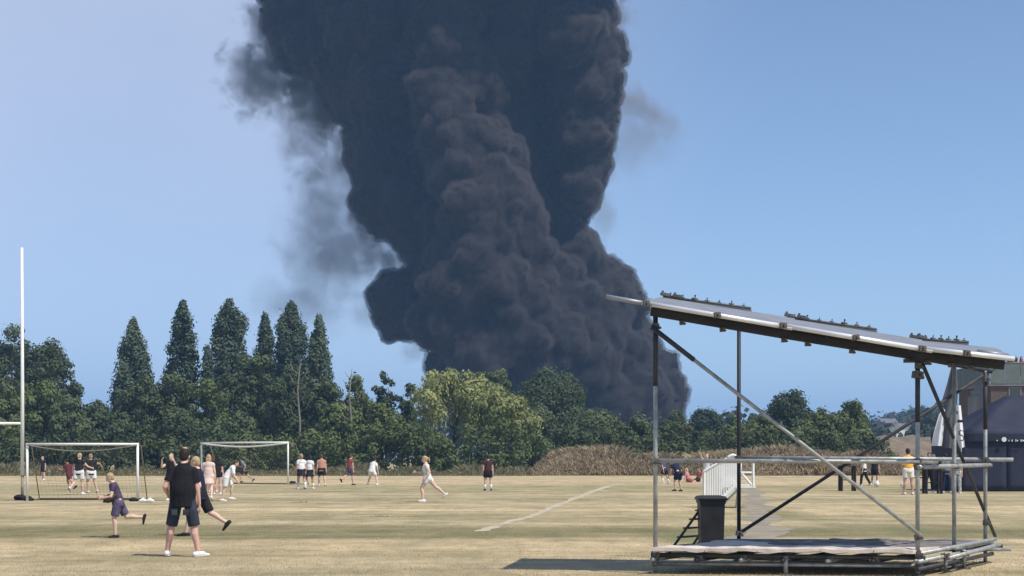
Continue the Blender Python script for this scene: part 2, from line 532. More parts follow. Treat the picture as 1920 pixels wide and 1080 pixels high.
def trunk_mesh(base, h, r, lean=0., limbs=4, spread=2.0, start=.35):
    m_ = MB()
    bx, by = base[0], base[1]
    top = Vector((bx + lean, by, h))
    mid = Vector((bx + lean * .35 + random.uniform(-.15, .15), by, h * .5))
    m_.sweep([(bx, by, -.1), (bx, by, .25), mid, top], [r * 1.35, r, r * .7, r * .18], 8)
    for k in range(limbs):
        u = start + (1 - start) * (k + .5) / limbs * .85
        s = Vector((bx, by, 0)).lerp(top, u); s.z = h * u
        a = k * 2.4 + random.uniform(0, 1)
        e = s + Vector((math.cos(a) * spread, math.sin(a) * spread, spread * .8)) * random.uniform(.6, 1.1)
        m_.sweep([s, s.lerp(e, .5) + Vector((0, 0, .15)), e], [r * .45, r * .3, r * .1], 6)
    return m_

def tree(name, label, px, top, wpx, Y, shape, tone, group, leaf=.34, dens=3.2, low=.16, pk=3.0):
    base = Vector((GX(px, Y), Y, 0))
    H = EYE + (HOR - top) * Y / F
    w = wpx * Y / F
    t = empty(name, base, label, 'tree', group)
    cl, rd = [], []
    if shape == 'poplar':
        n = int(H * 8)
        for i in range(n):
            u = (i + random.random()) / n
            prof = min(1, (u + .08) / .2) ** .5 * (1 - u ** pk) ** .75
            rr = w / 2 * prof
            cr = max(.40, min(w * .19, rr * .62)) * random.uniform(.75, 1.2)
            a = random.uniform(0, 2 * math.pi)
            d = max(0, rr - cr * .45) * (random.random() ** .3)
            cl.append((base.x + math.cos(a) * d, Y + math.sin(a) * d, H * (low + (1 - low) * u) - cr * .6)); rd.append(cr)
        for k in range(4):
            cl.append((base.x + random.uniform(-.06, .06) * w, Y, H - .6 - .7 * k)); rd.append(.36 + .16 * k)
        C, N, Z = clump_leaves(cl, rd, dens, leaf, flat=1.35, upbias=.4)
    elif shape == 'willow':
        n = 66
        zc = H * .60
        for i in range(n):
            d = RNG.normal(size=3); d /= np.linalg.norm(d); d[2] = abs(d[2]) ** .8 * (1 if random.random() < .75 else -.4)
            q = random.uniform(.55, 1.0)
            cl.append((base.x + d[0] * w * .5 * q, Y + d[1] * w * .5 * q, zc + d[2] * H * .36 * q)); rd.append(w * random.uniform(.07, .13))
        C, N, Z = clump_leaves(cl, rd, dens * .75, leaf, flat=.9, upbias=.6)
        # hanging strands under the clumps
        Cs, Ns, Zs = [], [], []
        for (p, r) in zip(cl, rd):
            for s in range(5):
                a = random.uniform(0, 6.28); ln = random.uniform(1.0, .26 * H)
                sx, sy = p[0] + math.cos(a) * r * .95, p[1] + math.sin(a) * r * .95
                kk = int(ln / .20)
                zz = p[2] + r * .2 - np.arange(kk) * .20
                zz = zz[zz > .4]; kk = len(zz)
                if not kk: continue
                Cs.append(np.stack([sx + RNG.normal(0, .12, kk), sy + RNG.normal(0, .12, kk), zz], 1))
                nn = np.tile([math.cos(a), math.sin(a), .2], (kk, 1)) + RNG.normal(0, .4, (kk, 3))
                Ns.append(nn / np.linalg.norm(nn, axis=1)[:, None]); Zs.append(leaf * .62 * (.7 + .6 * RNG.random(kk)))
        Cs, Ns, Zs = np.concatenate(Cs), np.concatenate(Ns), np.concatenate(Zs)
        v1, f1 = leaf_quads(C, N, Z)
        v2, f2 = leaf_quads(Cs, Ns, Zs, 2.0, hang=(0, 0, -1))
        v = np.concatenate([v1, v2]); f = np.concatenate([f1, f2 + len(v1)])
        link('crown', np_mesh('crown', v, f, [TONE[tone]]), None, t)
        trunk_mesh(base, H * .75, w * .035, .3, 5, w * .2).build('trunk', M_BARK, t, True)
        return t
    else:
        n = {'broad': 52, 'round': 70, 'ragged': 74}[shape]
        zc = H * (.52 if shape != 'round' else .50); rz = H - zc
        for i in range(n):
            d = RNG.normal(size=3); d /= np.linalg.norm(d)
            if d[2] < 0: d[2] *= .8
            q = {'broad': random.uniform(.5, .98), 'round': random.uniform(.7, .86), 'ragged': random.uniform(.25, 1.0)}[shape]
            cr = w * {'broad': random.uniform(.10, .18), 'round': random.uniform(.13, .19), 'ragged': random.uniform(.09, .17)}[shape]
            k = max(.0, 1 - cr * .9 / max(w * .5, rz))
            cl.append((base.x + d[0] * w * .5 * q * k, Y + d[1] * w * .5 * q * k, max(cr * .6, zc + d[2] * rz * q * k))); rd.append(cr)
        C, N, Z = clump_leaves(cl, rd, dens, leaf)
    v, f = leaf_quads(C, N, Z)
    link('crown', np_mesh('crown', v, f, [TONE[tone]]), None, t)
    trunk_mesh(base, H * .8, max(.12, w * .03), random.uniform(-.4, .4), 5, w * .22, .25).build('trunk', M_BARK, t, True)
    return t

GP = 'columnar poplars rising above the tree line'
GT = 'broadleaf trees behind the hedge'
for (px, top, w, Y, k_, lab) in (
    (250, 597, 84, 176, 2.6, 'broad based dark poplar, leftmost of the pointed poplars'),
    (343, 565, 62, 178, 6.0, 'slender single-pointed poplar standing alone second from the left'),
    (431, 562, 74, 176, 8.0, 'tall round-shouldered poplar in the middle of the row'),
    (389, 650, 32, 170, 4.0, 'short narrow poplar at the left foot of the round-shouldered poplar'),
    (497, 588, 56, 180, 3.4, 'narrow poplar on the left flank of the three joined poplars'),
    (546, 566, 66, 176, 7.0, 'tallest poplar in the clump of three joined poplars'),
    (598, 592, 60, 178, 3.2, 'pointed poplar on the right flank of the three joined poplars')):
    tree('poplar_tree', lab, px, top, w, Y, 'poplar', 'poplar', GP, leaf=.15, dens=22, low=.08, pk=k_)

SPEC = [
    (18, 597, 150, 185, 'broad', 'dark', 'tall dark tree cut by the picture edge behind the rugby posts'),
    (80, 604, 120, 182, 'broad', 'dark', 'tall dark tree just right of the white rugby post'),
    (118, 655, 74, 172, 'ragged', 'dark', 'sloping shoulder tree stepping down right of the rugby post'),
    (72, 702, 130, 160, 'broad', 'light', 'paler green tree low in front of the tall dark trees by the rugby post'),
    (182, 738, 76, 162, 'round', 'dark', 'small round dark tree in the dip left of the poplars'),
    (10, 720, 100, 158, 'broad', 'mid', 'bushy green tree at the left picture edge under the tall trees'),
    (130, 735, 90, 158, 'broad', 'dark', 'dense dark tree between the paler tree and the small round tree'),
    (262, 700, 100, 166, 'broad', 'dark', 'dark bushy tree at the foot of the leftmost poplar'),
    (325, 688, 100, 168, 'broad', 'dark', 'dark bushy tree at the foot of the slender poplar'),
    (390, 700, 100, 164, 'broad', 'mid', 'green bushy tree at the foot of the round-shouldered poplar'),
    (470, 640, 120, 168, 'ragged', 'dark', 'high leafy tree filling the gap left of the three joined poplars'),
    (545, 672, 110, 160, 'ragged', 'dark', 'leafy tree in front of the three joined poplars'),
    (612, 700, 90, 158, 'broad', 'dark', 'dark tree at the right foot of the three joined poplars'),
    (220, 765, 90, 152, 'broad', 'dark', 'low dark tree above the left goal'),
    (430, 755, 120, 152, 'broad', 'dark', 'low dark tree above the right goal'),
    (340, 762, 110, 152, 'broad', 'dark', 'low dark tree above the gap between the two goals'),
    (672, 690, 80, 160, 'ragged', 'mid', 'loose topped tree beside the second bare trunk'),
    (722, 688, 56, 164, 'ragged', 'dark', 'thin ragged tree with sky gaps left of the willow'),
    (765, 702, 60, 162, 'ragged', 'dark', 'thin dark tree against the left flank of the willow'),
    (640, 745, 90, 152, 'broad', 'mid', 'low green tree between the two bare trunks'),
    (715, 750, 110, 150, 'broad', 'mid', 'low green tree left of the willow'),
    (926, 667, 84, 190, 'broad', 'mid', 'green tree showing its top against the smoke behind the willow'),
    (1030, 680, 158, 188, 'round', 'dark', 'big smooth round dome tree in front of the smoke right of the willow'),
    (1000, 745, 120, 172, 'broad', 'dark', 'dark tree in front of the round dome tree'),
    (1120, 762, 130, 165, 'round', 'dark', 'low dark tree under the right edge of the smoke'),
    (1075, 785, 90, 156, 'broad', 'dark', 'low dark tree at the right foot of the dome tree'),
    (1195, 775, 100, 162, 'broad', 'dark', 'low dark tree left of the scaffold corner post'),
    (1262, 768, 90, 170, 'broad', 'dark', 'low dark tree just right of the scaffold corner post'),
    (1325, 756, 84, 200, 'round', 'far', 'far rounded tree between the smoke foot and the shade-darkened rear post'),
    (1390, 772, 90, 165, 'broad', 'mid', 'low green tree behind the shade-darkened rear scaffold post'),
    (1430, 762, 70, 168, 'broad', 'mid', 'green tree at the left shoulder of the double crowned clump'),
    (1482, 724, 118, 172, 'broad', 'dark', 'rounded tall tree of the clump seen through the scaffold, left half'),
    (1592, 734, 112, 164, 'ragged', 'mid', 'spiky topped green tree of the clump seen through the scaffold, right half'),
    (1545, 762, 90, 160, 'broad', 'mid', 'green tree joining the two tall crowns seen through the scaffold'),
    (1510, 790, 110, 152, 'broad', 'mid', 'low green tree under the clump seen through the scaffold'),
    (1618, 795, 70, 152, 'broad', 'mid', 'low green tree ending the clump on the right'),
    (1752, 758, 76, 330, 'broad', 'far', 'far dark tree on the rise behind the feather flag'),
    (1722, 790, 60, 260, 'broad', 'far', 'far tree right of the white cottage'),
    (1818, 770, 44, 240, 'round', 'far', 'dark tree between the feather flag and the club house'),
]
for (px, top, w, Y, sh, tone, lab) in SPEC:
    big = w * Y / F
    tree({'round': 'round_tree', 'broad': 'broadleaf_tree', 'ragged': 'ragged_tree'}[sh], lab, px, top, w, Y, sh, tone, GT,
         leaf=(.15 if sh != 'round' else .14) * (1 if Y < 220 else 1.6), dens=(27 if sh != 'round' else 30) * (1 if Y < 220 else .4))
tree('willow_tree', 'pale yellow-green weeping willow, left and taller half of the pair', 850, 688, 165, 150, 'willow', 'willow', 'pale willows', leaf=.14, dens=17)
tree('willow_tree', 'pale yellow-green weeping willow, right and lower half of the pair', 945, 722, 132, 147, 'willow', 'willow', 'pale willows', leaf=.14, dens=17)

# bare trunks
for (px, top, bot, Y, lab) in ((560, 680, 800, 146, 'bare pale dead tree with forked twigs below the three joined poplars'),
                               (657, 690, 805, 147, 'bare pale leaning trunk left of the willow')):
    base = Vector((GX(px, Y), Y, 0)); H = EYE + (HOR - top) * Y / F
    t = empty('dead_tree', base, lab, 'tree', 'bare trunks in front of the trees')
    m_ = MB()
    m_.sweep([(base.x, Y, -.1), (base.x + .12, Y, H * .45), (base.x - .1, Y, H * .75), (base.x + .15, Y, H)], [.14, .11, .075, .02], 8)
    m_.build('trunk', M_DEADBARK, t, True)
    for k in range(9):
        u = .5 + .05 * k; s = Vector((base.x + .05, Y, H * u)); sd = 1 if k % 2 else -1
        ln = random.uniform(.6, 1.3)
        MB().sweep([s, s + Vector((sd * ln * .5, random.uniform(-.3, .3), ln * .3)), s + Vector((sd * ln * .8, random.uniform(-.4, .4), ln))], [.05, .035, .012], 5).build('branch', M_DEADBARK, t, True)

def hedge(name, label, x0, x1, tops, Y, depth, tone, leaf=.14, dens=17, bottom=0.0):
    "tops: list of (px, py) of the upper outline"
    X0, X1 = GX(x0, Y), GX(x1, Y)
    n = int((X1 - X0) * 6.5)
    cl, rd = [], []
    tx = [p[0] for p in tops]; ty = [p[1] for p in tops]
    for i in range(n):
        px = x0 + (x1 - x0) * random.random()
        H = EYE + (HOR - np.interp(px, tx, ty)) * Y / F
        yy = Y + random.uniform(-.5, .5) * depth
        front = 1 - abs(yy - Y) / (depth * .9)
        cr = random.uniform(.55, 1.0)
        top = H * (.35 + .65 * front) * random.uniform(.82, 1.04)
        cl.append((GX(px, Y), yy, max(cr * .5, top * random.random() ** .55 - cr * .6))); rd.append(cr)
    for i in range(int(n * .45)):      # dense dark bottom
        cl.append((X0 + (X1 - X0) * random.random(), Y + random.uniform(-.3, .6) * depth, random.uniform(.2, 1.7))); rd.append(random.uniform(.6, .95))
    C, N, Z = clump_leaves(cl, rd, dens, leaf, upbias=.5)
    keep = C[:, 2] > .02
    v, f = leaf_quads(C[keep], N[keep], Z[keep])
    t = empty(name, ((X0 + X1) / 2, Y, 0), label, 'hedge')
    link('foliage', np_mesh('foliage', v, f, [TONE[tone]]), None, t)
    m_ = MB()
    for k in range(int((X1 - X0) / 2.5)):
        x = X0 + (k + .5) * 2.5 + random.uniform(-.6, .6)
        m_.sweep([(x, Y, -.05), (x + random.uniform(-.3, .3), Y + .2, 1.2)], [.07, .03], 5)
    tag(m_.build('stems', M_BARK, t), kind='stuff')
    return t
hedge('bramble_hedge', 'long dark bramble hedge behind both goals', -70, 480, [(-70, 800), (60, 806), (160, 802), (260, 806), (330, 815), (420, 805), (480, 800)], 145, 5, 'hedge')
hedge('bramble_hedge', 'dark scrubby hedge behind the players in the middle', 450, 830, [(450, 798), (520, 790), (600, 790), (700, 768), (760, 764), (830, 780)], 146, 5, 'mid')
hedge('bramble_hedge', 'green scrub at the foot of the willows', 800, 1050, [(800, 772), (870, 762), (940, 768), (1000, 795), (1050, 825)], 143, 6, 'mid')
hedge('bramble_hedge', 'dark scrub behind the dry bank left of the scaffold', 1020, 1250, [(1020, 800), (1120, 788), (1180, 795), (1250, 795)], 150, 5, 'hedge')
hedge('bramble_hedge', 'green scrub behind the dry bank seen through the scaffold', 1240, 1660, [(1240, 792), (1300, 785), (1380, 790), (1450, 792), (1560, 800), (1640, 806), (1660, 815)], 149, 5, 'hedge')

# ------------------------------------------------------------------ rough dry grass at the foot of the hedge, and the dry bank
M_DRY = leaf_mat('dry_tall_grass', (.40, .32, .19), (.72, .59, .39), scale=.45, translucent=.35)
M_DOCK = leaf_mat('brown_seed_heads', (.20, .13, .09), (.36, .245, .165), scale=.5, translucent=.25)
M_ROUGH = leaf_mat('rough_grass', (.12, .125, .06), (.32, .27, .15), scale=.5, translucent=.3)
def tall_grass(name, label, n, xr, yr, hfun, mats, probs, w=.05, bank=None, droop=.3):
    X = xr[0] + (xr[1] - xr[0]) * RNG.random(n)
    Y = yr[0] + (yr[1] - yr[0]) * RNG.random(n)
    z0 = np.array([bank(x, y) for x, y in zip(X, Y)]) if bank else np.zeros(n)
    h = np.array([hfun(x, y) for x, y in zip(X, Y)]) * (.55 + .6 * RNG.random(n))
    ang = RNG.random(n) * 2 * np.pi
    dx, dy = np.cos(ang) * w, np.sin(ang) * w
    lean = RNG.normal(0, droop, (n, 2)) * h[:, None]
    v = np.zeros((n, 4, 3))
    v[:, 0] = np.stack([X - dx, Y - dy, z0], 1)
    v[:, 1] = np.stack([X + dx, Y + dy, z0], 1)
    v[:, 2] = np.stack([X + dx * 1.4 + lean[:, 0] * .55, Y + dy * 1.4 + lean[:, 1] * .55, z0 + h * .7], 1)
    v[:, 3] = np.stack([X + lean[:, 0], Y + lean[:, 1], z0 + h], 1)
    sel = RNG.random(n)
    clus = .5 + .5 * np.sin(X * .45 + np.sin(Y * .8)) * np.sin(X * .17 + 2)
    mi = np.zeros(n, dtype=int)
    acc = 0
    q = .6 * sel + .4 * clus
    for i, p in enumerate(probs):
        mi[(q >= acc) & (q < acc + p)] = i; acc += p
    o = link(name, np_mesh(name, v.reshape(-1, 3), np.arange(4*n).reshape(n, 4), mats, mi))
    return tag(o, label, kind='stuff')
tall_grass('rough_grass', 'rough yellowing grass at the foot of the hedge', 26000, (GX(-40, 140), GX(1010, 140)), (128, 143),
           lambda x, y: max(.05, (.50 + .42 * math.sin(x * .31 + y * .2) * math.sin(x * .13 + 1) + .25 * math.sin(x * 1.3)) * min(1, max(.12, (y - 129 - 3 * math.sin(x * .21) - 1.5 * math.sin(x * .73)) / 8))), [M_ROUGH, M_DRY, M_DOCK], [.84, .11, .05], w=.04, droop=.5)
BX0, BX1 = GX(998, 135), GX(1790, 135)
def bank(x, y):
    u = (x - BX0) / (BX1 - BX0)
    e = min(1, max(0, u) / .06) ** .6 * min(1, max(0, 1 - u) / .2)
    return max(0, (1.25 + .3 * math.sin(x * .35) + .15 * math.sin(x * 1.1)) * e * math.sin(math.pi * min(1, max(0, (y - 130.5) / 11))) ** .7)
mb = MB()
NX, NY = 90, 10
vs = [(BX0 + (BX1 - BX0) * i / NX, 130.5 + 11 * j / NY, bank(BX0 + (BX1 - BX0) * i / NX, 130.5 + 11 * j / NY) - .01) for i in range(NX + 1) for j in range(NY + 1)]
fs = [(i*(NY+1)+j, (i+1)*(NY+1)+j, (i+1)*(NY+1)+j+1, i*(NY+1)+j+1) for i in range(NX) for j in range(NY)]
mb.add(vs, fs)
tag(mb.build('bank', mat('bank_soil', (.11, .085, .05), rough=.95, var=.3, scale=.8), smooth=True), 'low earth bank overgrown with dry grass', kind='structure')
tall_grass('dry_grass', 'tall dry straw and brown seed heads covering the bank', 66000, (BX0, BX1), (130.5, 141.5),
           lambda x, y: (.70 + .34 * math.sin(x * .5 + y) * math.sin(x * .23) + .2 * math.sin(x * 1.7 + y * .6)) * (.45 + .55 * min(1, (x - BX0) / 4.0)) * min(1, .35 + (y - 130.5 - math.sin(x * .4)) / 4), [M_DRY, M_DOCK, M_ROUGH], [.60, .18, .22], w=.036, bank=bank, droop=.5)

# the wood on the far hill
cl, rd = [], []
for i in range(260):
    u = random.random(); x = hx0 + (hx1 - hx0) * u
    yy = random.uniform(600, 690)
    h = 19 * math.sin(math.pi * u) ** .7
    cl.append((x, yy, h * .85 + random.uniform(0, 4.5))); rd.append(random.uniform(2.5, 4.5))
C, N, Z = clump_leaves(cl, rd, .5, .8)
v, f = leaf_quads(C, N, Z)
tag(link('woods', np_mesh('woods', v, f, [TONE['far']])), 'far off wood covering the hill at the right', kind='stuff')
# a far line of trees closing the horizon behind everything
cl, rd = [], []
for i in range(620):
    x = random.uniform(-170, 260); yy = random.uniform(330, 350)
    if x > GX(1655, 340): continue
    cl.append((x, yy, random.uniform(0, 9.0))); rd.append(random.uniform(1.8, 3.4))
C, N, Z = clump_leaves(cl, rd, .7, .7)
v, f = leaf_quads(C, N, Z)
tag(link('treeline', np_mesh('treeline', v, f, [TONE['far']])), 'far line of trees closing the horizon', kind='stuff')
# ------------------------------------------------------------------ smoke
SY = 400.0
K = SY / F
srnd = random.Random(5)
rows = [(-330, 430, 1230), (-260, 440, 1200), (-190, 455, 1180), (-120, 465, 1160), (-50, 475, 1150), (0, 505, 1135), (50, 525, 1140), (100, 550, 1145), (150, 590, 1156), (200, 622, 1156), (250, 650, 1146),
        (300, 668, 1140), (350, 682, 1130), (400, 672, 1108), (440, 712, 1092), (470, 772, 1102), (500, 778, 1136), (525, 735, 1165), (548, 702, 1195), (560, 698, 1205), (600, 705, 1205),
        (640, 808, 1225), (680, 802, 1262), (720, 805, 1275), (760, 830, 1290), (800, 860, 1290)]
def span(py):
    ys = [r[0] for r in rows]
    return np.interp(py, ys, [r[1] for r in rows]), np.interp(py, ys, [r[2] for r in rows])
spheres = []   # px, py, depth offset in px (negative = nearer), radius px
def sp(px, py, d, r): spheres.append((px, py, d, r))
y = -330
while y < 805:
    x0, x1 = span(y)
    hw = (x1 - x0) / 2; cx = (x0 + x1) / 2
    x = x0
    # filling the body, rounded in depth
    nfill = int((x1 - x0) / 34)
    for k in range(nfill):
        r = srnd.uniform(34, 62)
        u = srnd.uniform(-1, 1) * (1 - r / hw)
        dmax = hw * .62 * math.sqrt(max(.05, 1 - u * u))
        sp(cx + u * hw, y + srnd.uniform(-14, 14), srnd.uniform(-1, .8) * max(0, dmax - r * .6), r)
    for e, sgn in ((x0, 1), (x1, -1)):
        r = srnd.uniform(16, 34) if y > 420 else srnd.uniform(20, 42)
        sp(e + sgn * r * srnd.uniform(.75, 1.15), y + srnd.uniform(-8, 8), srnd.uniform(-.25, .25) * hw, r)
    y += 26
# bulging columns that catch the light, nearer the camera
for (px, py, d, r) in ((835, 90, -190, 58), (850, 150, -205, 55), (880, 200, -190, 42), (840, 230, -215, 55), (855, 300, -215, 58), (870, 360, -210, 64), (915, 190, -170, 36),
                       (925, 300, -170, 45), (945, 345, -185, 48), (935, 400, -215, 66), (900, 440, -225, 70), (965, 450, -205, 58), (985, 500, -190, 48), (995, 445, -180, 30),
                       (1050, 320, -120, 46), (1105, 340, -90, 36), (1085, 370, -110, 40), (1095, 200, -100, 60), (1120, 130, -90, 46), (1060, 110, -150, 60), (1085, 270, -110, 50),
                       (880, 540, -230, 70), (940, 560, -225, 66), (860, 620, -220, 62), (1000, 580, -200, 58), (1040, 540, -150, 44), (1090, 500, -110, 42), (1120, 530, -90, 40),
                       (1140, 560, -120, 42), (1175, 585, -90, 32), (1075, 600, -170, 50), (1120, 640, -150, 50), (1040, 650, -200, 58), (960, 650, -230, 62), (1170, 680, -120, 50),
                       (1100, 700, -180, 52), (1220, 700, -60, 40), (1190, 730, -130, 48), (1250, 740, -70, 36), (900, 690, -230, 56), (1020, 720, -200, 60), (1130, 760, -160, 52), (1215, 770, -110, 44),
                       (745, 560, -60, 50), (740, 600, -40, 42), (770, 590, -60, 42), (730, 620, -20, 26), (760, 625, -20, 22),
                       (1197, 552, 10, 16), (1150, 540, 0, 26), (1190, 600, 0, 24), (1160, 610, 0, 16), (1070, 440, 20, 30), (1105, 480, 30, 30),
                       (600, 90, -60, 60), (560, 60, -30, 60), (680, 160, -90, 70), (720, 300, -80, 70), (730, 380, -90, 66), (700, 60, -120, 80), (560, 95, 0, 40),
                       # above the picture unseen lobes are added, leaning forward and right to shade what is below
                       (1000, -110, -250, 90), (880, -140, -250, 90), (1100, -100, -200, 80), (740, -130, -220, 100), (620, -140, -170, 90), (1160, -150, -150, 80), (920, -230, -300, 110), (1060, -240, -250, 110)):
    sp(px, py, d, r)
for k in range(60):
    py = srnd.uniform(40, 790); x0, x1 = span(py); hw = (x1 - x0) / 2
    u = srnd.uniform(-.92, .92)
    sp((x0 + x1) / 2 + u * hw, py, -hw * .62 * math.sqrt(1 - u * u) * srnd.uniform(.85, 1.15), srnd.choice((18, 24, 34, 48)))
# the deep channel stays open: drop fill that stands in front of it
def in_channel(px, py, d):
    c = np.interp(py, [60, 150, 240, 320, 400, 470], [1000, 1010, 1015, 1022, 1035, 1040])
    w = np.interp(py, [60, 150, 240, 320, 400, 470], [0, 14, 24, 26, 26, 10])
    return 60 < py < 480 and abs(px - c) < w + 24 and d < 10
spheres = [s for s in spheres if not in_channel(*s[:3])]
for py in range(40, 520, 34):      # smoke that closes the channel from behind
    sp(float(np.interp(py, [60, 150, 240, 320, 400, 470], [1000, 1010, 1015, 1022, 1035, 1040])), py, 95, 62)
lev = list(spheres)
kids = []
for (px, py, d, r) in spheres:
    for k in range(11):
        v = Vector((srnd.gauss(0, 1), srnd.gauss(0, 1), srnd.gauss(0, 1) - .5)).normalized()
        rr = r * srnd.uniform(.26, .46)
        if r < 20: rr *= .8
        kx, ky, kd = px + v.x * r * .86, py + v.y * r * .86, d + v.z * r * .86
        x0, x1 = span(ky)
        if ky > 180 and (kx - rr < x0 - 14 or kx + rr > x1 + 14): continue
        if in_channel(kx, ky, kd): continue
        kids.append((kx, ky, kd, rr))
kids2 = []
for (px, py, d, r) in kids:
    if py < -60: continue
    for k in range(6):
        v = Vector((srnd.gauss(0, 1), srnd.gauss(0, 1), srnd.gauss(0, 1) - .6)).normalized()
        kids2.append((px + v.x * r * .9, py + v.y * r * .9, d + v.z * r * .9, r * srnd.uniform(.3, .5)))
# unit icosphere, copied with numpy
bm = bmesh.new(); bmesh.ops.create_icosphere(bm, subdivisions=2, radius=1.0)
iv = np.array([v.co[:] for v in bm.verts]); ifc = np.array([[v.index for v in f.verts] for f in bm.faces]); bm.free()
bm = bmesh.new(); bmesh.ops.create_icosphere(bm, subdivisions=1, radius=1.0)
jv = np.array([v.co[:] for v in bm.verts]); jf = np.array([[v.index for v in f.verts] for f in bm.faces]); bm.free()
def balls_mesh(lst, uv, uf):
    a = np.array(lst)
    c = np.stack([(a[:, 0] - 960) * K, SY + a[:, 2] * K, EYE + (HOR - a[:, 1]) * K], 1)
    rr = a[:, 3] * K
    v = uv[None] * rr[:, None, None] + c[:, None]
    f = uf[None] + (np.arange(len(a)) * len(uv))[:, None, None]
    return v.reshape(-1, 3), f.reshape(-1, 3)
v1, f1 = balls_mesh(spheres + kids, iv, ifc)
v2, f2 = balls_mesh(kids2, jv, jf)
sv = np.concatenate([v1, v2]); sf = np.concatenate([f1, f2 + len(v1)])
sv[:, 2] = np.maximum(sv[:, 2], .5)

def smoke_surface(name, voxel, smooth_it, shrink):
    me = np_mesh('tmp', sv, sf, [])
    o = bpy.data.objects.new('tmp', me); COL.objects.link(o)
    m = o.modifiers.new('r', 'REMESH'); m.mode = 'VOXEL'; m.voxel_size = voxel; m.use_smooth_shade = True
    s = o.modifiers.new('s', 'SMOOTH'); s.factor = .5; s.iterations = smooth_it
    for (tname, ttype, size, strength, mid) in (('billow_a', 'CLOUDS', 9.0, 2.8, .5), ('billow_b', 'VORONOI', 3.6, -1.9, .45), ('billow_c', 'VORONOI', 1.8, -1.1, .45), ('billow_d', 'CLOUDS', 1.3, 1.3, .5)):
        tx = bpy.data.textures.get(tname) or bpy.data.textures.new(tname, ttype)
        tx.noise_scale = size
        if ttype == 'CLOUDS': tx.noise_depth = 3
        dm = o.modifiers.new(tname, 'DISPLACE'); dm.texture = tx; dm.texture_coords = 'GLOBAL'; dm.strength = strength; dm.mid_level = mid
    if shrink:
        dm = o.modifiers.new('in', 'DISPLACE'); dm.strength = -shrink; dm.mid_level = 0.0
    dg = bpy.context.evaluated_depsgraph_get(); dg.update()
    out = bpy.data.meshes.new_from_object(o.evaluated_get(dg), depsgraph=dg)
    bpy.data.objects.remove(o); bpy.data.meshes.remove(me)
    out.name = name
    out.materials.clear()
    return out

# soot: nearly black particles, a little brown where the sun reaches
def volume_mat(name, col, dens, noisy=None, aniso=.2):
    m = bpy.data.materials.new(name); m.use_nodes = True
    t = m.node_tree
    for n in list(t.nodes):
        if n.type != 'OUTPUT_MATERIAL': t.nodes.remove(n)
    out = [n for n in t.nodes][0]
    pv = t.nodes.new('ShaderNodeVolumePrincipled')
    pv.inputs['Color'].default_value = (*col, 1)
    pv.inputs['Density'].default_value = dens
    pv.inputs['Anisotropy'].default_value = aniso
    t.links.new(pv.outputs[0], out.inputs['Volume'])
    if noisy:
        sc, lo, hi = noisy
        geo = t.nodes.new('ShaderNodeNewGeometry'); tc = t.nodes.new('ShaderNodeTexCoord')
        nz = t.nodes.new('ShaderNodeTexNoise'); nz.inputs['Scale'].default_value = sc; nz.inputs['Detail'].default_value = 7; nz.inputs['Roughness'].default_value = .6
        nz.inputs['Distortion'].default_value = .6
        t.links.new(geo.outputs['Position'], nz.inputs['Vector'])
        ln = t.nodes.new('ShaderNodeVectorMath'); ln.operation = 'LENGTH'
        t.links.new(tc.outputs['Object'], ln.inputs[0])
        fall = t.nodes.new('ShaderNodeMapRange'); fall.inputs['From Min'].default_value = .25; fall.inputs['From Max'].default_value = 1.0
        fall.inputs['To Min'].default_value = .16; fall.inputs['To Max'].default_value = -.34
        t.links.new(ln.outputs['Value'], fall.inputs['Value'])
        ad = t.nodes.new('ShaderNodeMath'); ad.operation = 'ADD'
        t.links.new(nz.outputs['Fac'], ad.inputs[0]); t.links.new(fall.outputs[0], ad.inputs[1])
        mr = t.nodes.new('ShaderNodeMapRange'); mr.inputs['From Min'].default_value = lo; mr.inputs['From Max'].default_value = hi
        mr.inputs['To Min'].default_value = 0; mr.inputs['To Max'].default_value = dens
        t.links.new(ad.outputs[0], mr.inputs['Value'])
        t.links.new(mr.outputs[0], pv.inputs['Density'])
    return m
M_SOOT = mat('soot_core', (.017, .0158, .0162), rough=1.0, var=.3, scale=.12, spec=0.0, second=(.038, .0355, .036))
smoke = empty('smoke_plume', ((1000 - 960) * K, SY, 0), 'towering plume of dense black smoke rising behind the willows', 'smoke')
core = smoke_surface('smoke_core', .84, 1, .45)
link('smoke_core', core, M_SOOT, smoke)
M_VEIL = volume_mat('soot_veil', (.175, .16, .162), .40)
veil = smoke_surface('smoke_veil', .95, 1, -.65)
link('smoke_veil', veil, M_VEIL, smoke)
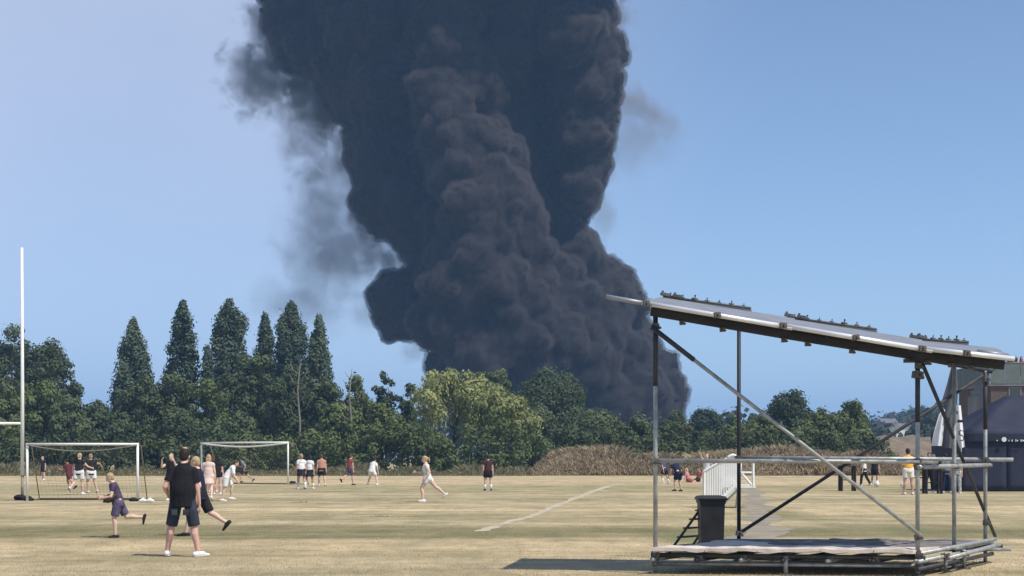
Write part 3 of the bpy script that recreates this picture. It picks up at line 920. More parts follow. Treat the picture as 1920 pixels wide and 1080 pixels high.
# thin torn smoke drifting off the left side and the right shoulder
bm = bmesh.new(); bmesh.ops.create_icosphere(bm, subdivisions=3, radius=1.0)
wme = bpy.data.meshes.new('smoke_wisp'); bm.to_mesh(wme); bm.free()
M_WISP = volume_mat('thin_smoke', (.42, .42, .47), .085, (.17, .47, .74))
M_WISP2 = volume_mat('thicker_torn_smoke', (.34, .34, .38), .26, (.20, .46, .70))
M_WISP3 = volume_mat('faint_smoke', (.45, .45, .50), .040, (.14, .40, .76))
WISPS = list(((495, 140, 130, 120, 20, M_WISP2), (520, 50, 110, 150, 10, M_WISP2), (590, 180, 110, 120, 30, M_WISP2), (570, 250, 110, 150, 30, M_WISP), (600, 360, 110, 220, 40, M_WISP), (610, 450, 140, 200, 20, M_WISP3), (650, 480, 110, 110, 0, M_WISP), (590, 520, 130, 150, 40, M_WISP3),
                                (640, 290, 90, 170, 10, M_WISP), (725, 490, 90, 80, -30, M_WISP2), (690, 420, 70, 120, -10, M_WISP), (780, 480, 60, 50, -60, M_WISP), (1195, 185, 90, 75, 30, M_WISP), (1205, 195, 70, 55, 10, M_WISP), (1240, 225, 80, 70, 20, M_WISP), (1215, 235, 110, 90, 20, M_WISP3), (1130, 60, 90, 160, 10, M_WISP2), (1170, 270, 90, 100, 20, M_WISP3),
                                (520, 560, 110, 70, 60, M_WISP3), (780, 640, 60, 70, -20, M_WISP), (1210, 610, 50, 40, 10, M_WISP), (1130, 400, 50, 100, 10, M_WISP), (690, 580, 60, 80, 0, M_WISP)))
for k in range(16):       # frayed edge along the left side
    py = 15 + k * 27; ex = float(span(py)[0])
    WISPS.append((ex + srnd.uniform(-22, 12), py + srnd.uniform(-8, 8), srnd.uniform(34, 62), srnd.uniform(36, 70), srnd.uniform(-40, 20), M_WISP2))
for k in range(9):        # and, thinner, along the right shoulder
    py = 20 + k * 44; ex = float(span(py)[1])
    WISPS.append((ex + srnd.uniform(-6, 14), py + srnd.uniform(-10, 10), srnd.uniform(26, 44), srnd.uniform(30, 54), srnd.uniform(-40, 10), M_WISP))
for (px, py, rx, ry, d, m_) in WISPS:
    w = bpy.data.objects.new('smoke_wisp', wme.copy()); COL.objects.link(w)
    w.data.materials.append(m_)
    w.parent = smoke
    w.location = Vector(((px - 960) * K, SY + d * K, EYE + (HOR - py) * K)) - smoke.location
    w.scale = (rx * 1.15 * K, min(rx, ry) * 1.0 * K, ry * 1.15 * K)

# ------------------------------------------------------------------ haze: one box of thin air round everything
HZ = 0.00030
M_HAZE = bpy.data.materials.new('haze_air'); M_HAZE.use_nodes = True
t = M_HAZE.node_tree
for n in list(t.nodes):
    if n.type != 'OUTPUT_MATERIAL': t.nodes.remove(n)
pv = t.nodes.new('ShaderNodeVolumePrincipled'); pv.inputs['Density'].default_value = HZ; pv.inputs['Color'].default_value = (.31, .56, 1.0, 1)
pv.inputs['Anisotropy'].default_value = 0.0
t.links.new(pv.outputs[0], t.nodes[0].inputs['Volume'])
if HZ > 0:
    mb = MB(); mb.box((0, 2980, 99), (8200, 6200, 200))
    tag(mb.build('haze', M_HAZE), 'thin summer haze over the field', kind='stuff')
# ------------------------------------------------------------------ scaffold stand
FL = Vector((1.95, 21.75, 0)); FR = Vector((5.40, 21.30, 0))
RL = Vector((3.46, 24.40, 0)); RR = Vector((7.10, 24.00, 0)); MR = Vector((6.26, 22.65, 0))
scaf = empty('scaffold_stand', ((FL + RR) / 2), 'grey tube scaffold stand with a sloping sheet metal roof over a low board deck', 'scaffold')
TR = .030
def tube(name, a, b, r=TR, m=None):
    return MB().tube(a, b, r, 12).build(name, m or M_STEEL, scaf, True)
def up(p, z): return Vector((p.x, p.y, z))
def roof_z(x):      # under side of the roof along the front
    return np.interp(x, [1.8, 5.45, 6.7], [3.50, 2.92, 2.84])
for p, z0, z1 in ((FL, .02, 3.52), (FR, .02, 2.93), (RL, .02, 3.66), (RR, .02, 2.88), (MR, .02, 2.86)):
    tube('upright', up(p, z0), up(p, z1), TR, M_BEAM if p is RL else M_STEEL)  # rear left upright takes the beam's dark colour as painted roof shade
    MB().box((p.x, p.y, .01), (.15, .15, .016)).build('base_plate', M_COUPLER, scaf)
# dark casings painting the roof overhang's shade onto the upright tops
tube('sleeve', up(FL, 2.55), up(FL, 3.50), .034, M_STEEL_WORN_SHADE)
tube('sleeve', up(FR, 2.05), up(FR, 2.86), .034, M_STEEL_WORN_SHADE)
tube('sleeve', up(RR, 2.0), up(RR, 2.86), .032, M_STEEL_WORN_SHADE)
xdir = (FR - FL).normalized(); sdir = (RR - FR).normalized()
off = Vector((0, -.056, 0))
# ledgers at waist height
tube('ledger', up(FL + off - xdir * .05, 1.535), up(FR + off + xdir * .25, 1.525))
tube('ledger', up(RL + Vector((0, .056, 0)) - xdir * .06, 1.575), up(RR + Vector((0, .056, 0)) + xdir * .42, 1.545))
tube('ledger', up(FR + Vector((.056, 0, 0)) - sdir * .12, 1.455), up(RR + Vector((.056, 0, 0)) + sdir * .1, 1.465))
# braces
a = P(1219, 611, FL.y - .12); b = P(1727, 1005, FR.y - .12)
tube('brace', a, b, .0265)
tube('brace_shade', a + (b - a) * .005, a.lerp(b, .165), .034, M_STEEL_WORN_SHADE)  # dark casing paints shade onto the brace's upper end
tube('brace', P(1386, 1000, RL.y + .12), P(1884, 678, RR.y + .12), .0265, M_STEEL_WORN_SHADE)
tube('brace', P(1727, 676, FR.y + .05), P(1866, 1006, RR.y + .55), .0265, M_STEEL_WORN_SHADE)
# couplers: swivel clamps with a bolt
cm = MB()
cm.box((0, 0, 0), (.085, .10, .075)).sweep([(-.0, -.055, 0), (.0, -.09, .0)], [.016, .013], 8).tube((.05, -.03, -.02), (.05, .05, -.02), .02, 8)
cme = cm.mesh('coupler')
cme.materials.append(M_COUPLER)
def coupler(p, rz=0., s=1.0, rx=0.):
    o = bpy.data.objects.new('coupler', cme); COL.objects.link(o)
    o.parent = scaf; o.location = Vector(p) - scaf.location; o.rotation_euler = (rx, random.uniform(-.2, .2), rz); o.scale = (s, s, s)
for p, z in ((FL, 1.53), (FR, 1.53), (FR, 1.455), (RL, 1.57), (RR, 1.545), (RR, 1.46), (MR, 1.46), (FL, 3.36), (FR, 2.80), (RR, 2.75), (RL, .42), (FR, .52), (FL, .28), (FR, .30), (RR, .30), (MR, .30), (RR, .60), (FL, .14), (FR, .12)):
    coupler(up(p, z) + Vector((0, -.02, 0)), random.uniform(-.4, .4))
coupler(up(FR, 2.68), .3, 1.25)
# ---- roof: three overlapping sheet trays over a dark beam
roofpx = [(1208, 566), (1466, 610), (1728, 652), (1896, 670)]
def fy(px):  # distance of the roof's front edge
    return np.interp(px, [1140, 1208, 1728, 1896], [21.32, 21.30, 20.85, 20.72])
def rp(px, py): return P(px, py, float(fy(px)))
def rline(px): return np.interp(px, [p[0] for p in roofpx], [p[1] for p in roofpx])
back = Vector((.45, 2.2, 0))
trays = [((1206, 565.5), (1482, 612), 1208, 562.5, 1.0), ((1462, 607), (1744, 654.5), 1462, 605, 1.0), ((1722, 650), (1898, 670), 1722, 648, .7)]
clipme = MB().box((0, 0, .012), (.10, .07, .024)).tube((0, 0, .02), (0, 0, .07), .012, 6).ball((0, 0, .07), .02, 6, 4).mesh('clip')
clipme.materials.append(M_COUPLER)
blk = MB().box((0, 0, .03), (.16, .09, .06)).tube((-.05, 0, .06), (-.05, 0, .10), .02, 6).mesh('clip_block')
blk.materials.append(M_COUPLER)
for i, ((ax, ay), (bx, by), _, _, tilt) in enumerate(trays):
    A = rp(ax, ay); B = rp(bx, by)
    up_b = Vector((0, 0, .285 - .012 * i))
    Ab = A + back + up_b + Vector((.0, 0, -.02)); Bb = B + back + up_b
    m_ = MB()
    # corrugated sheet: ribs run along the slope
    NR = 14
    top = []
    for k in range(NR + 1):
        u = k / NR
        h = .018 if k % 2 else 0
        top.append((A.lerp(Ab, u) + Vector((0, 0, h)), B.lerp(Bb, u) + Vector((0, 0, h))))
    vs = []
    for (p, q) in top: vs += [p, q]
    for (p, q) in top: vs += [p - Vector((0, 0, .012)), q - Vector((0, 0, .012))]
    n2 = 2 * (NR + 1)
    fs = [(2*k, 2*k+1, 2*k+3, 2*k+2) for k in range(NR)] + [(n2+2*k, n2+2*k+2, n2+2*k+3, n2+2*k+1) for k in range(NR)]
    fs += [(0, n2, n2+1, 1), (2*NR, 2*NR+1, n2+2*NR+1, n2+2*NR)]
    fs += [(2*k, 2*k+2, n2+2*k+2, n2+2*k) for k in range(NR)] + [(2*k+1, n2+2*k+1, n2+2*k+3, 2*k+3) for k in range(NR)]
    m_.add(vs, fs)
    sh = m_.build('roof_sheet', M_ALU, scaf)
    # bright front rail of the tray
    d = (B - A).normalized()
    MB().tube(A - d * .02 + Vector((0, -.03, -.02)), B + d * .02 + Vector((0, -.03, -.02)),   .033, 10).build('edge_rail', M_RAIL, scaf, True)
    # batten with clips along the back edge
    La = Ab + Vector((.02, -.03, .022)); Lb = La + (Bb - Ab) * .66 + Vector((0, 0, .03))
    bt = MB().sweep([La, La.lerp(Lb, .5), Lb], [(.030, .016)] * 3, 8).build('batten', M_COUPLER, scaf, True)
    e0_, e1_ = Ab + Vector((.0, -.02, -.01)), Ab + (Bb - Ab) * .68 + Vector((0, -.02, -.01))
    hv = Vector((0, .012, 0))
    MB().add([e0_, e1_, Lb, La, e0_ + hv, e1_ + hv, Lb + hv, La + hv], [(0, 1, 2, 3), (7, 6, 5, 4), (0, 3, 7, 4), (1, 5, 6, 2), (0, 4, 5, 1), (3, 2, 6, 7)]).build('upstand', M_ALU, scaf)
    for k in range(7):
        o = bpy.data.objects.new('clip', clipme); COL.objects.link(o)
        o.parent = scaf; o.location = La.lerp(Lb, (k + .6) / 7.2) + Vector((0, 0, .015)) - scaf.location
        o.rotation_euler = (0, .15, random.uniform(-.5, .5)); s = random.uniform(.45, .85); o.scale = (s, s, s)
    for u in (.02, .16):
        o = bpy.data.objects.new('clip_block', blk); COL.objects.link(o)
        o.parent = scaf; o.location = La.lerp(Lb, u) + Vector((0, 0, .01)) - scaf.location; o.rotation_euler = (0, .17, random.uniform(-.3, .3)); o.scale = (.8, .8, .7)
    # couplers where trays are clipped to the beam
    coupler(A + Vector((.03, -.05, -.03)), .2, 1.0)
    coupler(A.lerp(B, .5) + Vector((0, -.05, -.02)), .2, .95)
tube('rear_rail', up(RL, 3.62) - xdir * .1, up(RR, 2.86) + xdir * .1, .028, M_BEAM)
# left stub tube
tube('outrigger', rp(1136, 556), rp(1225, 572), .032, M_ALU)
# dark beams, front, middle and back
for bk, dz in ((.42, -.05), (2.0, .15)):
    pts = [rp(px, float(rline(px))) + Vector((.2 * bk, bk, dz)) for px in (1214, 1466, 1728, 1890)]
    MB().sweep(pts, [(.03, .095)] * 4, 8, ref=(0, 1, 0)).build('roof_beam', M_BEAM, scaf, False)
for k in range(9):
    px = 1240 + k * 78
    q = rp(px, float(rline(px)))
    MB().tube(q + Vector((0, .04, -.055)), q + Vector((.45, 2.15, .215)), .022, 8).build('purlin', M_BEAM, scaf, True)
for px in (1285, 1362, 1480, 1525, 1610, 1755, 1800, 1838):
    q = rp(px, float(rline(px)))
    coupler(q + Vector((0, .42, -.15)), 0, .75)
tube('outrigger', rp(1850, 662) + Vector((0, .1, -.04)), rp(1912, 668) + Vector((0, .1, -.04)), .028, M_STEEL_WORN_SHADE)
tube('outrigger', rp(1845, 656) + Vector((0, .3, 0)), rp(1904, 664) + Vector((0, .3, 0)), .028, M_ALU)
MB().box(up(FR, 2.88) + Vector((.0, .1, 0)), (.26, .3, .05)).build('bearing_plate', M_BEAM, scaf)
# ---- deck on its frame
DZ = .345
ed = (RL - FL).normalized()
nb = 12
for k in range(nb):
    u0 = k / nb; u1 = (k + .94) / nb
    # each row made of three boards, butted end to end with slightly raised ends
    cuts = [0, .34 + .06 * ((k % 3) - 1), .68 + .05 * (((k + 1) % 3) - 1), 1.0]
    for c in range(3):
        p0 = (FL.lerp(RL, u0), FR.lerp(RR, u0)); p1 = (FL.lerp(RL, u1), FR.lerp(RR, u1))
        e0, e1 = cuts[c] + .002, cuts[c + 1] - .002
        m_ = MB(); vs = []
        NS = 5
        ph = random.uniform(0, 6.28); am = random.uniform(.0, .016)
        for j in range(NS + 1):
            e = e0 + (e1 - e0) * j / NS
            z = DZ + am * math.sin(ph + j * 1.3) + (.012 if c == 1 else 0)
            q0 = p0[0].lerp(p0[1], e) + ed * -.10; q1 = p1[0].lerp(p1[1], e) + ed * -.10
            vs += [(q0.x, q0.y, z - .038), (q1.x, q1.y, z - .038), (q1.x, q1.y, z), (q0.x, q0.y, z)]
        fs = []
        for j in range(NS):
            for s_ in range(4):
                fs.append((4*j+s_, 4*j+(s_+1) % 4, 4*j+4+(s_+1) % 4, 4*j+4+s_))
        fs += [(3, 2, 1, 0), (4*NS, 4*NS+1, 4*NS+2, 4*NS+3)]
        m_.add(vs, fs)
        m_.build('deck_board', M_BOARD if (k < 4 or (c == 0 and k < 9)) else M_BOARD_SHADE, scaf)  # darker rear boards paint the roof's shade on the deck
# pale plywood sheets along the front edge, a little warped
e = 0.0
for w_ in (.21, .20, .24, .20, .15):
    m_ = MB(); vs = []
    NS = 8
    for j in range(NS + 1):
        x = e + (w_ - .004) * j / NS
        q = FL.lerp(FR, x) - ed * .16; q2 = FL.lerp(FR, x) + ed * .34
        z = DZ + .020 + .007 * math.sin(x * 23) + .005 * math.sin(x * 61)
        vs += [(q.x, q.y, z - .05 - .008 * math.sin(x * 47)), (q2.x, q2.y, z - .012), (q2.x, q2.y, z), (q.x, q.y, z - .004)]
    fs = [(4*j+s_, 4*j+(s_+1) % 4, 4*j+4+(s_+1) % 4, 4*j+4+s_) for j in range(NS) for s_ in range(4)]
    fs += [(3, 2, 1, 0), (4*NS, 4*NS+1, 4*NS+2, 4*NS+3)]
    m_.add(vs, fs); m_.build('plywood_sheet', M_BOARD, scaf)
    e += w_
# frame tubes under the deck
zf = DZ - .09
tube('deck_ledger', up(FL - xdir * .06, zf - .0), up(FR + xdir * .10, zf - .01), TR, M_STEEL_WORN_SHADE)
tube('deck_ledger', up(FL - xdir * .06 + Vector((0, .12, 0)), .13), up(FR + xdir * .1 + Vector((0, .12, 0)), .13))
tube('deck_ledger', up(FL + Vector((0, .7, 0)), .22), up(FR + Vector((-.5, .6, 0)), .15))
tube('deck_ledger', up(RL, zf), up(RR + xdir * .25, zf), TR, M_STEEL_WORN_SHADE)
tube('deck_ledger', up(RL + ed * .3, .14), up(RR + ed * .1 + xdir * .35, .2))
for k, u in enumerate((0, .17, .34, .5, .67, .84, 1.0)):
    q0 = FL.lerp(FR, u); q1 = RL.lerp(RR, u)
    MB().tube(up(q0 - ed * .12, zf - .055), up(q1 + ed * .1, zf - .055), TR, 10).build('transom', M_STEEL_WORN_SHADE if k % 2 else M_STEEL, scaf, True)
    coupler(up(q0, zf - .03), 0, .9)
for u in (.5,):
    q0 = FL.lerp(FR, u) - Vector((0, .05, 0)); tube('jack_post', up(q0, .02), up(q0, zf), .03)
    MB().box(up(q0, .01), (.15, .15, .016)).build('base_plate', M_COUPLER, scaf)
for (p_, q_, z0, z1) in ((FR, RR, .20, .24), (FR, RR, .10, .13), (MR, RR, .30, .31)):
    d_ = (q_ - p_).normalized()
    tube('deck_tube', up(p_ - d_ * .2 + Vector((.07, 0, 0)), z0), up(q_ + d_ * .12 + Vector((.07, 0, 0)), z1), TR, M_STEEL_WORN_SHADE if z0 < .15 else M_STEEL)
tube('deck_tube', up(FR + Vector((.05, .1, 0)), .29), up(RR + Vector((.12, -.1, 0)), .36), TR)
tube('deck_tube', up(FR + Vector((.5, .3, 0)), .22), up(RR + Vector((.14, -.25, 0)), .29), TR)
for q_ in (FR + sdir * .9 + Vector((.1, 0, 0)), FR + sdir * 1.6 + Vector((.15, 0, 0))):
    tube('jack_post', up(q_, .02), up(q_, .27), .026)
    MB().box(up(q_, .01), (.15, .15, .016)).build('base_plate', M_COUPLER, scaf)
    coupler(up(q_, .22), .3)

# ------------------------------------------------------------------ wheelie bin behind the deck
Yb = 26.2
bx = GX(1333, Yb)
bin_ = empty('wheelie_bin', (bx, Yb, 0), 'black two-wheeled bin standing behind the deck below the white steps', 'bin')
m_ = MB(); vs = []
for (w_, d_, z) in ((.36, .40, .08), (.36, .40, .09), (.40, .46, .82), (.43, .50, .84), (.43, .50, .88)):
    vs += [(bx - w_/2, Yb - d_/2, z), (bx + w_/2, Yb - d_/2, z), (bx + w_/2, Yb + d_/2, z), (bx - w_/2, Yb + d_/2, z)]
fs = [(4*j+s_, 4*j+(s_+1) % 4, 4*j+4+(s_+1) % 4, 4*j+4+s_) for j in range(4) for s_ in range(4)] + [(3, 2, 1, 0), (16, 17, 18, 19)]
m_.add(vs, fs).build('bin_body', M_BLACK, bin_)
m_ = MB(); vs = []
for (w_, d_, z) in ((.47, .54, .883), (.48, .56, .91), (.42, .48, .945), (.30, .36, .955)):
    vs += [(bx - w_/2, Yb - d_/2, z), (bx + w_/2, Yb - d_/2, z), (bx + w_/2, Yb + d_/2, z), (bx - w_/2, Yb + d_/2, z)]
m_.add(vs, [(4*j+s_, 4*j+(s_+1) % 4, 4*j+4+(s_+1) % 4, 4*j+4+s_) for j in range(3) for s_ in range(4)] + [(3, 2, 1, 0), (12, 13, 14, 15)]).build('lid', M_BLACK, bin_)
MB().tube((bx - .20, Yb + .31, .90), (bx + .20, Yb + .31, .90), .016, 8).build('handle', M_BLACK, bin_, True)
for s_ in (-1, 1):
    MB().tube((bx + s_ * .21, Yb + .18, .09), (bx + s_ * .16, Yb + .18, .09), .09, 14).build('wheel', M_BLACK, bin_)
# dark green trestle steps leaning on the bin
lad = empty('step_ladder', (GX(1290, 26.6), 26.6, 0), 'dark green step ladder leaning left of the black bin', 'ladder')
la0, la1 = Vector((GX(1254, 26.4), 26.4, 0)), P(1325, 938, 26.3)
lb0, lb1 = Vector((GX(1292, 26.9), 26.9, 0)), P(1347, 948, 26.75)
for (p_, q_) in ((la0, la1), (lb0, lb1)):
    MB().sweep([p_, q_], [(.022, .03)] * 2, 4).build('rail', M_DARKGREEN, lad)
for k in range(5):
    u = .14 + k * .18
    MB().box(la0.lerp(la1, u).lerp(lb0.lerp(lb1, u), .5), ((la0 - lb0).length, .11, .025), Matrix.Rotation(math.atan2(lb0.y - la0.y, lb0.x - la0.x), 3, 'Z')).build('tread', M_DARKGREEN, lad)

# ------------------------------------------------------------------ white steps with spindled balustrade
Yw = 49.0
st = empty('white_steps', (GX(1362, Yw), Yw, 0), 'white painted steps with close spindled handrails rising to a small landing behind the black bin', 'steps')
def wp(px, py, dy=0.0): return P(px, py, Yw + dy)
def wbar(name, a, b, r=.03, sq=True):
    return MB().sweep([a, b], [(r, r)] * 2, 4 if sq else 8).build(name, M_WHITE, st)
top_line = [(1320, 884), (1345, 869), (1366, 858), (1384, 857.5)]
low_line = [(1320, 950), (1352, 938), (1383, 908), (1386, 908)]
def li(px, L): return float(np.interp(px, [p[0] for p in L], [p[1] for p in L]))
for dy in (0.0, 1.05):
    dpx = 0 if dy == 0 else 6
    pts = [wp(px + dpx, li(px, top_line), dy) for px in (1319, 1345, 1366, 1384)]
    MB().sweep(pts, [(.05, .035)] * 4, 8).build('handrail', M_WHITE, st)
    pts = [wp(px + dpx, li(px, low_line), dy) for px in (1319, 1352, 1383)]
    MB().sweep(pts, [(.09, .03)] * 3, 4, ref=(0, 0, 1)).build('stringer', M_WHITE, st)
    px = 1323
    while px < 1383:
        wide = px < 1352
        MB().box((wp(px + dpx, li(px, top_line), dy) + wp(px + dpx, li(px, low_line), dy)) / 2,
                 (.058 if wide else .034, .025, (li(px, low_line) - li(px, top_line)) * Yw / F)).build('spindle', M_WHITE, st)
        px += 4.3
    wbar('newel_post', wp(1320 + dpx, 881, dy), Vector((GX(1320 + dpx, Yw), Yw + dy, 0)), .045)
    wbar('newel_post', wp(1384 + dpx, 855, dy), Vector((GX(1384 + dpx, Yw), Yw + dy, 0)), .045)
    # landing rails
    wbar('landing_rail', wp(1386 + dpx, 861, dy), wp(1414, 862, dy), .03)
    wbar('landing_rail', wp(1386 + dpx, 886, dy), wp(1412, 886, dy), .03)
    wbar('landing_brace', wp(1391, 888, dy - .01), wp(1409, 909, dy - .01), .035)
    wbar('landing_post', wp(1412, 859, dy), wp(1412, 915, dy), .045)
sbp = [wp(px, py + 3, .03) for px, py in ((1321, 884), (1351, 866), (1351, 938), (1321, 949))]
sbq = [q + Vector((0, .03, 0)) for q in sbp]
MB().add(sbp + sbq, [(3, 2, 1, 0), (4, 5, 6, 7), (0, 1, 5, 4), (1, 2, 6, 5), (2, 3, 7, 6), (3, 0, 4, 7)]).build('side_board', M_WHITE, st)
wbar('leg', wp(1353, 937), Vector((GX(1353, Yw), Yw, 0)), .045)
wbar('leg', wp(1388, 912, .5), Vector((GX(1388, Yw), Yw + .5, 0)), .045)
MB().box((wp(1398, 912) + Vector((0, .52, 0))), ((1416 - 1378) * Yw / F, 1.10, .09)).build('landing', M_WHITE, st)
for k in range(4):
    px = 1330 + k * 14
    MB().box(wp(px, li(px, low_line) - 4) + Vector((.03, .525, 0)), (.26, 1.0, .04)).build('tread', M_WHITE, st)
MB().sweep([wp(1366, 857, -.02), wp(1374, 853, -.02), wp(1383, 857, -.02)], [(.06, .05)] * 3, 8, round_caps=True).build('rail_cap', M_WHITE, st, True)

# ------------------------------------------------------------------ rugby posts
Yr = 58.0
rx = GX(42, Yr)
rg = empty('rugby_posts', (rx - 2.8, Yr, 0), 'tall white rugby goal posts at the left picture edge', 'goal posts')
for s_, x in ((0, rx), (1, rx - 5.6)):
    p_ = MB().sweep([(x, Yr, .9), (x, Yr, 4.0), (x - .02, Yr, 9.15)], [.068, .064, .050], 12).build('upright', M_WHITE, rg, True)
    MB().sweep([(x, Yr, 0), (x, Yr, .898)], [.055, .055], 12).build('ground_sleeve', M_DULLPOST, rg, True)
MB().tube((rx, Yr, 2.78), (rx - 5.6, Yr, 2.78), .05, 12).build('crossbar', M_WHITE, rg, True)
for x in (rx - .02,):
    sb = MB(); sb.ball((x - .05, Yr - .05, .09), (.24, .2, .12), 10, 7).ball((x + .15, Yr + .05, .07), (.22, .2, .10), 10, 6)
    tag(sb.build('ballast_bag', M_SAND, None, True), 'black ballast bag heaped round the foot of the rugby post', 'bag')

# ------------------------------------------------------------------ football goals
def goal(label, xl, xr, Y, h, depth, yl=None, yr=None, netmat=None, sag=.10, r=.046, white_net=False):
    yl = yl or Y; yr = yr or Y
    A = Vector((GX(xl, yl), yl, 0)); B = Vector((GX(xr, yr), yr, 0))
    g_ = empty('football_goal', (A + B) / 2, label, 'goal', 'football goals in front of the hedge')
    up_ = Vector((0, 0, h))
    d = (B - A); n_ = Vector((-d.y, d.x, 0)).normalized()
    if n_.y < 0: n_ = -n_
    bk = n_ * depth
    for p in (A, B):
        MB().tube(p, p + up_, r, 10).build('goal_post', M_WHITE, g_, True)
        MB().sweep([p + up_, p + n_ * depth * .35 + up_ * .97, p + bk], [.02, .02, .02], 8).build('stanchion', M_DULLPOST, g_, True)
        MB().tube(p + Vector((0, 0, .03)), p + bk + Vector((0, 0, .03)), .025, 8).build('ground_bar', M_DULLPOST, g_, True)
    MB().tube(A + up_ - d.normalized() * r, B + up_ + d.normalized() * r, r, 10).build('crossbar', M_WHITE, g_, True)
    MB().tube(A + bk + Vector((0, 0, .03)), B + bk + Vector((0, 0, .03)), .03, 8).build('ground_bar', M_SAND, g_, True)
    # net: a real mesh of cords, joined in one part
    m_ = MB(); cell = .14; L_ = d.length
    nu = int(L_ / cell); nv = int((h + depth) / cell)
    def np_(u, v):
        hang = sag * math.sin(math.pi * u) * (1 - v) * 1.0
        if v < .25: q = n_ * depth * .35 * (v / .25) + up_ * (1 - .03 * v / .25)
        else:
            k = (v - .25) / .75; q = n_ * depth * (.35 + .65 * k) + up_ * (.97 * (1 - k))
        return A + d * u + q - Vector((0, 0, hang * (0.3 + .7 * min(1, v * 4)))) + n_ * .04 * math.sin(u * 9 + v * 5)
    cw = .0032
    def cord(pts):
        vs = []
        for p in pts: vs += [p + Vector((cw, 0, cw * .3)), p + Vector((-cw * .7, cw, 0)), p + Vector((-cw * .3, -cw, cw))]
        fs = []
        for j in range(len(pts) - 1):
            for s2 in range(3): fs.append((3*j+s2, 3*j+(s2+1) % 3, 3*j+3+(s2+1) % 3, 3*j+3+s2))
        m_.add(vs, fs)
    for k in range(nu + 1): cord([np_(k / nu, v) for v in (0, .12, .25, .45, .65, .85, 1)])
    for k in range(nv + 1): cord([np_(u / 8, k / nv) for u in range(9)])
    tag(m_.build('net', netmat or M_NET, g_), kind='stuff')
    # head rope that sags under the bar
    MB().sweep([A + up_ * .985 + d * u - Vector((0, 0, sag * 1.0 * math.sin(math.pi * u))) - n_ * .07 for u in np.linspace(0, 1, 13)], [.02 if not white_net else .045] * 13, 8).build('net_rope', M_NETW if white_net else M_NET, g_, True)
    return g_, A, B, bk
goal('nearer white football goal with a dim slack net beside the rugby post', 51, 258, 57.0, 2.02, 1.5, sag=.22)
goal('farther white football goal with a white net roll sagging below its bar', 378, 540, 90, 2.35, 1.9, 91, 88, sag=.20, white_net=True)
for (px, py, lab) in ((250, 940, 'black sandbag by the right post of the nearer goal'), (52, 939, 'black sandbag by the left post of the nearer goal'), (548, 906, 'black sandbag by the right post of the farther goal')):
    Y = GY(py); x = GX(px, Y)
    q = MB(); q.ball((x, Y, .06), (.17, .16, .085), 10, 7).ball((x + .12, Y + .02, .05), (.11, .12, .06), 8, 6)
    tag(q.build('sandbag', M_SAND, None, True), lab, 'sandbag', 'sandbags weighing down the goals')
for (px, lab) in ((268, 'white kit bag beside the nearer goal, next to the post'), (281, 'white kit bag beside the nearer goal, farther from the post')):
    Y = GY(942); x = GX(px, Y)
    q = MB(); q.sweep([(x - .10, Y, .05), (x, Y, .075), (x + .10, Y + .02, .05)], [(.06, .05), (.09, .085), (.06, .05)], 10, round_caps=True)
    b_ = q.build('kit_bag', M_WHITE, None, True)
    tag(b_, lab, 'bag', 'white bags by the goal')
    MB().sweep([(x - .05, Y, .14), (x, Y, .19), (x + .05, Y, .14)], [.012] * 3, 6).build('handle', M_WHITE, b_, True)

# balls
def ball(px, py, Y, r, lab):
    x = GX(px, Y)
    b_ = MB().ball((x, Y, r), r, 14, 10).build('football', M_WHITE, None, True)
    tag(b_, lab, 'ball', 'white footballs')
    pm = MB()
    for k in range(6):
        v = Vector((math.sin(k * 2.4), math.cos(k * 2.4), (k - 2.5) / 3)).normalized()
        pm = MB().ball(Vector((x, Y, r)) + v * r * .82, r * .26, 6, 4)
        pm.build('patch', M_BLACK, b_, True)
ball(1644, 908, 83, .14, 'white football in front of the player in black behind the scaffold')
ball(1694, 911, 80, .14, 'white football lying left of the player in the yellow shirt')

# ------------------------------------------------------------------ navy marquee at the right edge
Yt = 72.0
tx0, tx1 = GX(1802, Yt), GX(2062, Yt)
tm = empty('marquee', ((tx0 + tx1) / 2, Yt + 3, 0), 'navy blue peaked marquee with closed walls at the right picture edge', 'tent')
ez = EYE + (HOR - 812) * Yt / F; pkz = EYE + (HOR - 742) * (Yt + 2.4) / F
pk = Vector((GX(1885, Yt + 2.4), Yt + 2.4, pkz)); pk2 = Vector((GX(1990, Yt + 2.4), Yt + 2.4, pkz))
c = [Vector((tx0, Yt, ez)), Vector((tx1, Yt, ez)), Vector((tx1, Yt + 5, ez)), Vector((tx0, Yt + 5, ez))]
def panel(name, quad_, n=8, sagz=.10, m=M_NAVY, th=.02, par=None):
    "slack cloth panel with a little thickness"
    a, b_, c_, d_ = quad_
    vs = []
    nn = (b_ - a).cross(d_ - a).normalized()
    for side in (0, 1):
        for i in range(n + 1):
            for j in range(n + 1):
                u, v = i / n, j / n
                p = a.lerp(b_, u).lerp(d_.lerp(c_, u), v)
                s_ = sagz * math.sin(math.pi * u) * math.sin(math.pi * v) + .012 * math.sin(u * 31 + v * 7)
                vs.append(p - nn * s_ - nn * th * side)
    k = (n + 1) ** 2; fs = []
    for i in range(n):
        for j in range(n):
            q = i * (n + 1) + j
            fs.append((q, q + n + 1, q + n + 2, q + 1)); fs.append((k + q, k + q + 1, k + q + n + 2, k + q + n + 1))
    for i in range(n):
        fs += [(i, i + 1, k + i + 1, k + i), (n*(n+1)+i, k+n*(n+1)+i, k+n*(n+1)+i+1, n*(n+1)+i+1),
               (i*(n+1), k+i*(n+1), k+(i+1)*(n+1), (i+1)*(n+1)), (i*(n+1)+n, (i+1)*(n+1)+n, k+(i+1)*(n+1)+n, k+i*(n+1)+n)]
    return MB().add(vs, fs).build(name, m, par or tm, True)
panel('roof_panel', (c[0], c[1], pk2, pk))
